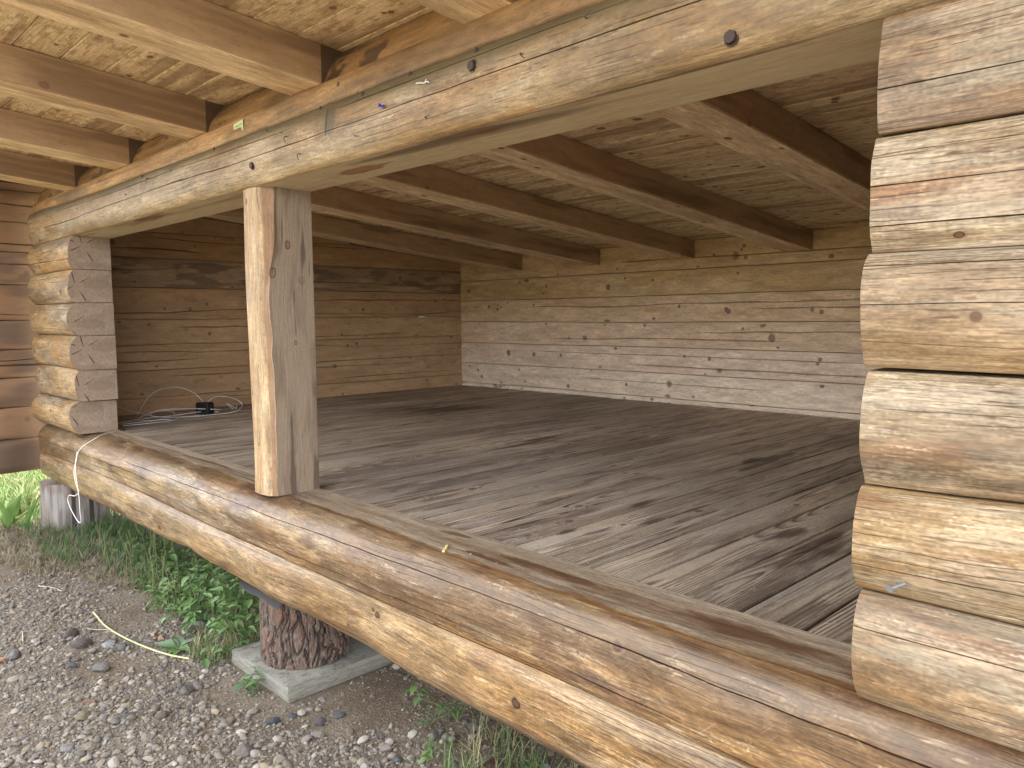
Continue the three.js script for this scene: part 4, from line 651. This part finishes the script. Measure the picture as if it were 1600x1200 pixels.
// ---------------------------------------------------------------- plants
const leafMat = (c, tr = 0.35) => { const m = new THREE.MeshPhysicalMaterial({ color: new THREE.Color().setRGB(...c), roughness: 0.62, transmission: tr, thickness: 0, side: THREE.DoubleSide }); m.name = 'leaf'; return m; };
function leafGeo(L, W, bend, fold, wav = 0, tip = 1.4, nl = 7, nw = 4) { // a leaf along +x, face up
  const G = new Geo();
  G.block(nl, nw, (i, j) => { const u = i / nl, v = j / nw * 2 - 1, w = W * Math.pow(Math.sin(Math.PI * Math.pow(u, 0.75)), 0.9) * (1 - 0.25 * Math.pow(u, 3) * tip) * (1 + wav * 0.5 * Math.sin(u * 22 + v)); const x = L * u, y = -bend * u * u * L + Math.abs(v) * w * fold + wav * W * 0.5 * Math.sin(u * 14 + v * 3) * Math.abs(v); return [x, y, v * w * 0.5]; }, (i, j) => [i / nl, j / nw], true);
  return G.done();
}
const G1 = leafMat([0.13, 0.235, 0.06]), G2 = leafMat([0.10, 0.19, 0.055]), G3 = leafMat([0.17, 0.28, 0.075]), G4 = leafMat([0.14, 0.22, 0.105]), stemMat = flat([0.16, 0.17, 0.06], 0.7);
const leafA = [leafGeo(1, 0.52, 0.25, 0.25), leafGeo(1, 0.6, 0.45, 0.18), leafGeo(1, 0.45, 0.1, 0.35, 0.1)];
const longA = [leafGeo(1, 0.3, 0.35, 0.25, 0.12), leafGeo(1, 0.34, 0.6, 0.2, 0.15)];
function weed(name, label, cat, x, z, { h = 0.12, n = 8, L = 0.05, mats = [G1, G3], set = leafA, seed = 1, stems = 1, spread = 0.3, tilt = 0.3, pairs = true }) {
  const r = rngOf(seed), w = group(name); w.position.set(x, gh(x, z), z); tag(w, label, cat);
  for (let s = 0; s < stems; s++) {
    const a = r() * 6.28, lx = Math.cos(a) * spread * h * (stems > 1 ? 1 : 0.4), lz = Math.sin(a) * spread * h * (stems > 1 ? 1 : 0.4), hh = h * (0.75 + 0.4 * r());
    mesh('stem', tube([[0, -0.01, 0], [lx * 0.3, hh * 0.5, lz * 0.3], [lx, hh, lz]], 0.0018, 8, 5), stemMat, w);
    for (let k = 0; k < n; k++) {
      const f = (Math.floor(k / 2) + 1) / Math.ceil(n / 2), y = hh * (0.25 + 0.75 * f), l = mesh('leaf', set[Math.floor(r() * set.length)], mats[Math.floor(r() * mats.length)], w);
      l.position.set(lx * f * f, y, lz * f * f); const sc = L * (0.65 + 0.6 * r()) * (1.15 - 0.35 * f); l.scale.set(sc, sc, sc); l.rotation.order = 'YXZ'; l.rotation.set((r() - 0.5) * 0.5, (k % 2) * 3.14 + Math.floor(k / 2) * 1.57 + r() * 0.7 + a, tilt * (r() - 0.15));
    }
  }
  return w;
}
function rosette(name, label, cat, x, z, leaves, mats, set = longA) { // leaves: [azimuth, length, width factor, rise]
  const w = group(name); w.position.set(x, gh(x, z) + 0.005, z); tag(w, label, cat);
  leaves.forEach(([a, L, k, rise], i) => { const l = mesh('leaf', set[i % set.length], mats[i % mats.length], w); l.scale.set(L, L, L * k); l.rotation.order = 'YXZ'; l.rotation.set((i % 3 - 1) * 0.15, a, rise); });
  return w;
}
function blades(n, seed, fn, mat, name, label, cat, k = 9) { // grass or straw that nobody could count: tufts of bent blades
  const r = rngOf(seed), vars = [];
  for (let v = 0; v < 4; v++) { const G = new Geo(); for (let b = 0; b < k; b++) { const a = r() * 6.28, ln = 0.55 + 0.6 * r(), out = (0.15 + 0.75 * r()) * ln, w = 0.012 + 0.012 * r(), ox = (r() - 0.5) * 0.25, oz = (r() - 0.5) * 0.25, dx = Math.cos(a), dz = Math.sin(a); G.block(5, 1, (i, j) => { const u = i / 5, ww = w * (1 - u * u * 0.95) * (j - 0.5) * 2, o = out * u * u; return [ox + dx * o - dz * ww, ln * u * (1 - 0.35 * u * out), oz + dz * o + dx * ww]; }, (i, j) => [i / 5, j], false); } vars.push(G.done()); }
  const top = group(name); tag(top, label, cat, null, 'stuff');
  const mt = new THREE.Matrix4(), q = new THREE.Quaternion(), e = new THREE.Euler(), P = new THREE.Vector3(), S = new THREE.Vector3(), col = new THREE.Color();
  vars.forEach((g, v) => { const im = new THREE.InstancedMesh(g, mat, n >> 2); im.name = numbered(name + '_tufts'); im.castShadow = im.receiveShadow = true; let i = 0, guard = 0; while (i < n >> 2 && guard++ < n * 60) { const o = fn(r); if (!o) continue; P.set(o.x, gh(o.x, o.z) - 0.004, o.z); S.set(o.s * (o.wide || 1), o.s, o.s * (o.wide || 1)); e.set(o.rx || 0, r() * 6.28, o.rz || 0); q.setFromEuler(e); im.setMatrixAt(i, mt.compose(P, q, S)); col.setRGB(...o.c); im.setColorAt(i, col); i++; } im.count = i; top.add(im); });
  return top;
}
const white = new THREE.MeshPhysicalMaterial({ color: 0xffffff, roughness: 0.7, transmission: 0.35, thickness: 0, side: THREE.DoubleSide }); white.name = 'blade';
blades(6400, 61, r => { const x = lerp(-10.5, -5.75, r()), z = lerp(-2.6, 1.2, r()); if (x > -5.95 && r() < 0.6) return null; const v = 0.8 + 0.5 * r(), dry = r() < 0.22; return { x, z, s: 0.12 + 0.16 * r(), c: dry ? [0.30 * v, 0.27 * v, 0.12 * v] : [0.15 * v, 0.24 * v, 0.055 * v] }; }, white, 'meadow_grass', 'bright green meadow grass beyond the dark side wall', 'grass');
blades(800, 62, r => { const x = lerp(-5.9, -3.2, r()), z = lerp(-0.45, 0.32, r()), e = 0.16 - 0.28 * sst(-5, -3.2, x) + 0.25 * (fbm(x * 4, z * 4) - 0.5); if (z > e) return null; const v = 0.75 + 0.5 * r(); return { x, z, s: 0.05 + 0.1 * r(), c: [0.1 * v, 0.18 * v, 0.045 * v] }; }, white, 'short_grass', 'short green grass along the foot of the sill between stump and weeds', 'grass');
blades(900, 63, r => { const x = lerp(-5.9, -3.5, r()), z = lerp(-0.1, 0.62, r()), e = 0.45 - 0.5 * sst(-5.2, -3.5, x) + 0.3 * (fbm(x * 3 + 9, z * 3) - 0.5); if (z > e) return null; const v = 0.7 + 0.6 * r(); return { x, z, s: 0.03 + 0.06 * r(), wide: 1.6, rx: (r() - 0.5) * 1.7, rz: (r() - 0.5) * 1.7, c: [0.27 * v, 0.225 * v, 0.14 * v] }; }, white, 'dry_grass', 'dry trampled straw at the edge of the gravel near the grey stump', 'dry grass');
blades(220, 64, r => { const k = r(); const x = k < 0.5 ? lerp(-1.5, -0.75, r()) : lerp(-3.0, -2.66, r()), z = k < 0.5 ? lerp(-0.42, -0.15, r()) : lerp(-0.3, 0.1, r()); const v = 0.7 + 0.6 * r(), dry = r() < 0.5; return { x, z, s: 0.05 + 0.1 * r(), c: dry ? [0.34 * v, 0.3 * v, 0.17 * v] : [0.13 * v, 0.2 * v, 0.06 * v] }; }, white, 'sparse_grass', 'sparse thin grass sprouting from the dirt below the lower sill log', 'grass', 6);
{ // the leafy mass of weeds below the sill, too dense to count
  const r = rngOf(71), top = group('leafy_weeds'); tag(top, 'dense low green weeds growing under the sill left of the bark stump', 'weeds', null, 'stuff');
  const mt = new THREE.Matrix4(), q = new THREE.Quaternion(), e = new THREE.Euler(0, 0, 0, 'YXZ'), P = new THREE.Vector3(), S = new THREE.Vector3(), col = new THREE.Color(), m = new THREE.MeshPhysicalMaterial({ color: 0xffffff, roughness: 0.6, transmission: 0.35, thickness: 0, side: THREE.DoubleSide });
  for (const g of leafA) {
    const im = new THREE.InstancedMesh(g, m, 430); im.name = numbered('weed_leaves'); im.castShadow = im.receiveShadow = true;
    for (let i = 0; i < 430;) {
      const x = lerp(-4.75, -2.64, Math.pow(r(), 0.7)), z = lerp(-0.42, 0.1, r()); const zm = lerp(-0.1, 0.07, sst(-4.6, -3.0, x)) + 0.12 * (fbm(x * 6, 3) - 0.5); if (z > zm) continue;
      const hm = lerp(0.1, 0.33, sst(-4.3, -2.9, x)) * (0.6 + 0.6 * fbm(x * 5 + 2, z * 5)) * (1 - 0.55 * sst(zm - 0.14, zm, z)), y = hm * Math.pow(r(), 0.6), s = 0.022 + 0.045 * r() * r() + 0.01 * r(), v = 0.6 + 0.6 * r();
      P.set(x, gh(x, z) + y, z); S.setScalar(s); e.set((r() - 0.5) * 0.9, r() * 6.28, -0.5 + 0.9 * r()); q.setFromEuler(e); im.setMatrixAt(i, mt.compose(P, q, S)); col.setRGB(0.14 * v, 0.25 * v, 0.065 * v); im.setColorAt(i, col); i++;
    }
    top.add(im);
  }
  const sg = []; for (let i = 0; i < 90; i++) { const x = lerp(-4.6, -2.66, r()), z = lerp(-0.35, 0.02, r()), h = 0.12 + 0.2 * r(); sg.push(tube([[x, gh(x, z), z], [x + (r() - 0.5) * 0.05, h * 0.6, z + (r() - 0.5) * 0.05], [x + (r() - 0.5) * 0.1, h, z + 0.04 * r()]], 0.0016, 5, 4)); }
  const sm = new THREE.Mesh(mergeGeometries(sg), stemMat); sm.name = 'weed_stems'; sm.castShadow = true; top.add(sm);
}
const dockA = [leafGeo(1, 0.3, 0.1, 0.3, 0.1), leafGeo(1, 0.34, 0.22, 0.25, 0.12)];
rosette('dock_plant', 'broad leaved dock plant with upright glossy leaves in front of the meadow', 'plant', -5.66, 0.235, [[0.3, 0.3, 1.1, 1.2], [2.2, 0.27, 1.2, 1.3], [4.0, 0.26, 1.1, 1.0], [5.2, 0.31, 1, 1.35], [1.2, 0.22, 1, 0.8], [3.1, 0.24, 1, 1.1]], [G3, G1], dockA);
rosette('dock_plant', 'single tilted dock shoot beside the meadow grass near the grey stump', 'plant', -5.59, 0.13, [[0.7, 0.27, 0.8, 1.3], [2.6, 0.16, 0.9, 0.9], [4.4, 0.14, 0.9, 0.6]], [G3, G1], dockA);
rosette('broadleaf_weed', 'flat weed with large lobed leaves spread on the gravel below the leafy mass', 'plant', -2.985, 0.10, [[3.6, 0.16, 1.35, 0.25], [4.6, 0.15, 1.7, 0.12], [2.9, 0.15, 1.2, 0.35], [5.6, 0.09, 1.5, 0.5], [1.2, 0.1, 1.3, 0.7], [0.1, 0.1, 1.4, 0.6]], [G4, G1]);
weed('weed', 'tall weed with big oval leaves right against the bark stump', 'plant', -2.78, -0.06, { h: 0.27, n: 14, L: 0.085, seed: 31, stems: 2, spread: 0.3, mats: [G1, G3] });
weed('weed', 'bushy weed with big oval leaves hanging over the gravel above the lobed weed', 'plant', -3.05, -0.03, { h: 0.2, n: 12, L: 0.08, seed: 33, stems: 3, spread: 0.5, mats: [G1, G3, G2] });
weed('weed', 'small light green weed at the upper end of the leafy mass', 'plant', -3.5, 0.0, { h: 0.14, n: 10, L: 0.05, seed: 36, stems: 3, spread: 0.7, mats: [G3] });
weed('weed', 'leafy weed at the left corner of the concrete slab', 'plant', -2.36, 0.08, { h: 0.07, n: 8, L: 0.062, seed: 5, stems: 2, spread: 0.9, mats: [G1, G4] });
weed('weed', 'tall seedling with five oval leaves on the bare dirt right of the slab', 'plant', -1.75, -0.33, { h: 0.12, n: 6, L: 0.07, seed: 12, mats: [G3, G1], tilt: 0.1 });
weed('weed', 'small feathery sprout behind the tall seedling under the log', 'plant', -1.84, -0.5, { h: 0.1, n: 14, L: 0.022, seed: 14, mats: [G3] });
weed('weed', 'narrow leaved weed tucked against the underside of the lower sill log', 'plant', -1.58, -0.38, { h: 0.12, n: 8, L: 0.055, set: longA, seed: 15, stems: 3, spread: 1, mats: [G2, G1] });
weed('weed', 'small grey green clover sprig lying among stones below the narrow weed', 'plant', -1.63, -0.27, { h: 0.05, n: 10, L: 0.018, seed: 16, stems: 3, spread: 1.6, mats: [G4] });
weed('weed', 'bright green sprout at the lower edge of the gravel', 'plant', -1.44, -0.12, { h: 0.08, n: 12, L: 0.025, seed: 17, stems: 2, spread: 0.5, mats: [G3] });
weed('weed', 'round leaved weed under the sill at the bottom of the gravel', 'plant', -1.12, -0.3, { h: 0.06, n: 8, L: 0.06, seed: 18, stems: 1, mats: [G2, G3] });
weed('weed', 'thin grassy weed against the left edge of the concrete slab', 'plant', -2.73, -0.08, { h: 0.1, n: 8, L: 0.04, set: longA, seed: 19, stems: 2, spread: 0.7, mats: [G1, G2] });

// ---------------------------------------------------------------- small things
const wireMat = flat([0.55, 0.55, 0.54], 0.35, 0.0);
{ // tangle of wire on the floor with a black adapter in it
  const w = group('wire_coil'); w.position.set(-5.05, 0.803, -0.72); tag(w, 'tangled thin grey wire lying on the floor by the left log stubs', 'wire');
  const loops = [
    [[0.05, 0.0, 0.45], [-0.05, 0.004, 0.2], [-0.02, 0.01, 0.0], [0.0, 0.02, -0.2], [0.02, 0.01, -0.3]],
    [[-0.22, 0.0, 0.2], [-0.22, 0.16, 0.08], [-0.14, 0.2, -0.06], [-0.05, 0.15, -0.16], [-0.01, 0.06, -0.22]],
    [[-0.01, 0.06, -0.2], [0.0, 0.12, -0.28], [0.02, 0.1, -0.42], [0.05, 0.05, -0.47], [0.08, 0.01, -0.4], [0.06, 0.0, -0.2], [0.02, 0.004, 0.05], [-0.06, 0.02, 0.16], [-0.1, 0.045, 0.1], [0.0, 0.05, -0.1], [0.06, 0.03, -0.3]],
    [[0.12, 0.002, 0.4], [0.1, 0.005, 0.15], [0.02, 0.03, 0.02], [-0.06, 0.05, 0.08], [-0.08, 0.02, 0.2], [0.02, 0.003, 0.26], [0.14, 0.003, 0.1]],
    [[0.2, 0.0, 0.42], [0.21, 0.001, 0.25], [0.16, 0.0, 0.08], [0.05, 0.02, -0.02]],
    [[-0.3, 0.1, 0.35], [-0.2, 0.04, 0.22], [-0.05, 0.006, 0.1], [0.08, 0.003, -0.05], [0.1, 0.003, -0.25]],
    [[0.08, 0.03, -0.38], [0.02, 0.07, -0.36], [0.05, 0.03, -0.42], [0.1, 0.06, -0.4]]];
  for (const l of loops) mesh('strand', tube(l, 0.0028, 60, 6), wireMat, w);
  const a = group('adapter'); a.position.set(-5.06, 0.803, -0.93); a.rotation.y = 0.5; tag(a, 'small black power adapter sitting in the tangled wire', 'adapter');
  const s = new THREE.Shape(); const W = 0.05, Hh = 0.04, rr = 0.008; s.moveTo(-W + rr, 0); s.lineTo(W - rr, 0); s.quadraticCurveTo(W, 0, W, rr); s.lineTo(W, Hh * 1.6); s.quadraticCurveTo(W, Hh * 2, W - rr * 2, Hh * 2); s.lineTo(-W + rr * 2, Hh * 2); s.quadraticCurveTo(-W, Hh * 2, -W, Hh * 1.6); s.lineTo(-W, rr); s.quadraticCurveTo(-W, 0, -W + rr, 0);
  mesh('housing', new THREE.ExtrudeGeometry(s, { depth: 0.06, bevelEnabled: true, bevelSize: 0.004, bevelThickness: 0.004, bevelSegments: 2 }).translate(0, 0.004, -0.03), flat([0.012, 0.013, 0.015], 0.4), a);
  mesh('plug_pin', new THREE.CylinderGeometry(0.003, 0.003, 0.025, 8).rotateX(Math.PI / 2).translate(0.012, 0.04, 0.045), flat([0.5, 0.5, 0.5], 0.3, 0.9), a); mesh('plug_pin', new THREE.CylinderGeometry(0.003, 0.003, 0.025, 8).rotateX(Math.PI / 2).translate(-0.012, 0.04, 0.045), flat([0.5, 0.5, 0.5], 0.3, 0.9), a);
}
tag(mesh('hanging_cord', tube([[-4.62, 0.807, -0.2], [-4.5, 0.81, -0.08], [-4.45, 0.8, -0.02], [-4.46, 0.74, 0.07], [-4.5, 0.66, 0.085], [-4.53, 0.6, 0.09], [-4.47, 0.54, 0.1], [-4.42, 0.5, 0.1], [-4.5, 0.46, 0.1], [-4.63, 0.44, 0.1], [-4.66, 0.41, 0.1], [-4.6, 0.36, 0.1], [-4.5, 0.3, 0.09], [-4.45, 0.31, 0.09], [-4.42, 0.38, 0.1], [-4.42, 0.46, 0.1], [-4.45, 0.56, 0.1], [-4.5, 0.63, 0.09], [-4.5, 0.72, 0.075]], 0.0024, 160, 6), flat([0.72, 0.71, 0.66], 0.6)), 'white cord hanging in a loop over the left end of the sill', 'cord');
{ // paper label on the wall plate: pale tag with two rows of faded illegible print
  const T = bake(256, 128, (i, j, o) => { const x = i / 256, y = j / 128; o[0] = 0.8; o[1] = 0.83; o[2] = 0.62; const row = (c, h) => Math.abs(y - c) < h; const ink = (row(0.62, 0.12) && x > 0.08 && x < 0.82 && vn(x * 26, y * 9) > 0.45) || (row(0.28, 0.09) && x > 0.2 && x < 0.86 && vn(x * 30 + 9, y * 10) > 0.5); if (ink) mixc(o, C(86, 104, 78), 0.75); mixc(o, C(150, 160, 120), 0.4 * fbm(x * 7, y * 7)); });
  const g = new THREE.BoxGeometry(0.088, 0.04, 0.0015, 6, 1, 1), p = g.attributes.position; for (let i = 0; i < p.count; i++) p.setZ(i, p.getZ(i) + 0.004 * Math.pow(Math.max(0, p.getX(i) / 0.044), 2));
  const m = mesh('paper_label', g, new THREE.MeshStandardMaterial({ map: T.map, roughness: 0.6 })); m.position.set(-2.42, 2.246, -0.0125); m.rotation.z = 0.05; tag(m, 'tiny pale yellow label stapled to the orange timber above the beam', 'label');
}
{
  const p = group('push_pin'); p.position.set(-1.391, 2.116, headZ(-1.391, 2.116)); p.rotation.set(Math.PI / 2 - 0.25, 0, 0.35); tag(p, 'small blue push pin stuck in the long beam', 'push pin');
  const bl = flat([0.02, 0.03, 0.5], 0.3); mesh('pin_head', new THREE.LatheGeometry([[0, 0.02], [0.0055, 0.02], [0.006, 0.018], [0.0036, 0.016], [0.003, 0.009], [0.005, 0.006], [0.0055, 0.004], [0, 0.004]].map(a => new THREE.Vector2(...a)), 16), bl, p); mesh('pin_shaft', new THREE.CylinderGeometry(0.0007, 0.0004, 0.012, 6).translate(0, 0, 0), flat([0.6, 0.6, 0.6], 0.3, 0.9), p);
  const z = headZ(-1.2, 2.14) + 0.003; tag(mesh('twine', mergeGeometries([tube([[-1.235, 2.15, z], [-1.215, 2.146, z + 0.004], [-1.195, 2.142, z + 0.002], [-1.178, 2.141, z + 0.008], [-1.17, 2.137, z + 0.006]], 0.0018, 16, 5), tube([[-1.195, 2.142, z + 0.002], [-1.18, 2.148, z + 0.008]], 0.0012, 6, 5)]), flat([0.7, 0.7, 0.66], 0.7)), 'short frayed scrap of white string caught on the beam', 'string');
}
{
  const m = mesh('wood_chip', new THREE.BoxGeometry(0.05, 0.006, 0.008, 4, 1, 1), flat([0.66, 0.5, 0.22], 0.7)); const p = m.geometry.attributes.position; for (let i = 0; i < p.count; i++) p.setY(i, p.getY(i) + 2 * p.getX(i) ** 2 + (p.getX(i) > 0.02 ? 0.003 : 0)); m.geometry.computeVertexNormals();
  m.position.set(-1.232, 0.802, -0.045); m.rotation.set(0.25, -0.9, 0.1); tag(m, 'pale yellow wood chip lying on the shoulder of the upper sill log', 'wood chip');
}
{ // on the gravel
  const on = (x, z, y = 0.008) => [x, gh(x, z) + y, z];
  const stalk = flat([0.52, 0.5, 0.26], 0.7), straw = flat([0.5, 0.43, 0.3], 0.8), twig = flat([0.14, 0.1, 0.075], 0.9);
  for (const [n, pts, rr, m, label, cat] of TWIGS) tag(mesh(n, tube(pts.map(p => on(p[0], p[1], p[2] ?? 0.01)), rr, 30, 6), m === 'stalk' ? stalk : m === 'straw' ? straw : twig, scene), label, cat);
  const bark = (x, z, l, w, a, c, label) => { const g = new THREE.BoxGeometry(l, 0.007, w, 6, 1, 3), p = g.attributes.position; for (let i = 0; i < p.count; i++) { const u = p.getX(i), v = p.getZ(i); p.setXYZ(i, u + 0.01 * (vn(v * 90 + l * 70, 2) - 0.5), p.getY(i) + 0.006 * (vn(u * 60 + x * 9, v * 60) - 0.5), v + 0.012 * (vn(u * 70 + x * 5, 3) - 0.5)); } g.computeVertexNormals(); const m = mesh('bark_chip', g, flat(c, 0.9)); m.position.set(...on(x, z, 0.012)); m.rotation.set(0.12, a, 0.08); tag(m, label, 'bark chip'); };
  for (const b of CHIPS) bark(...b);
}
renderer.render(scene, camera);
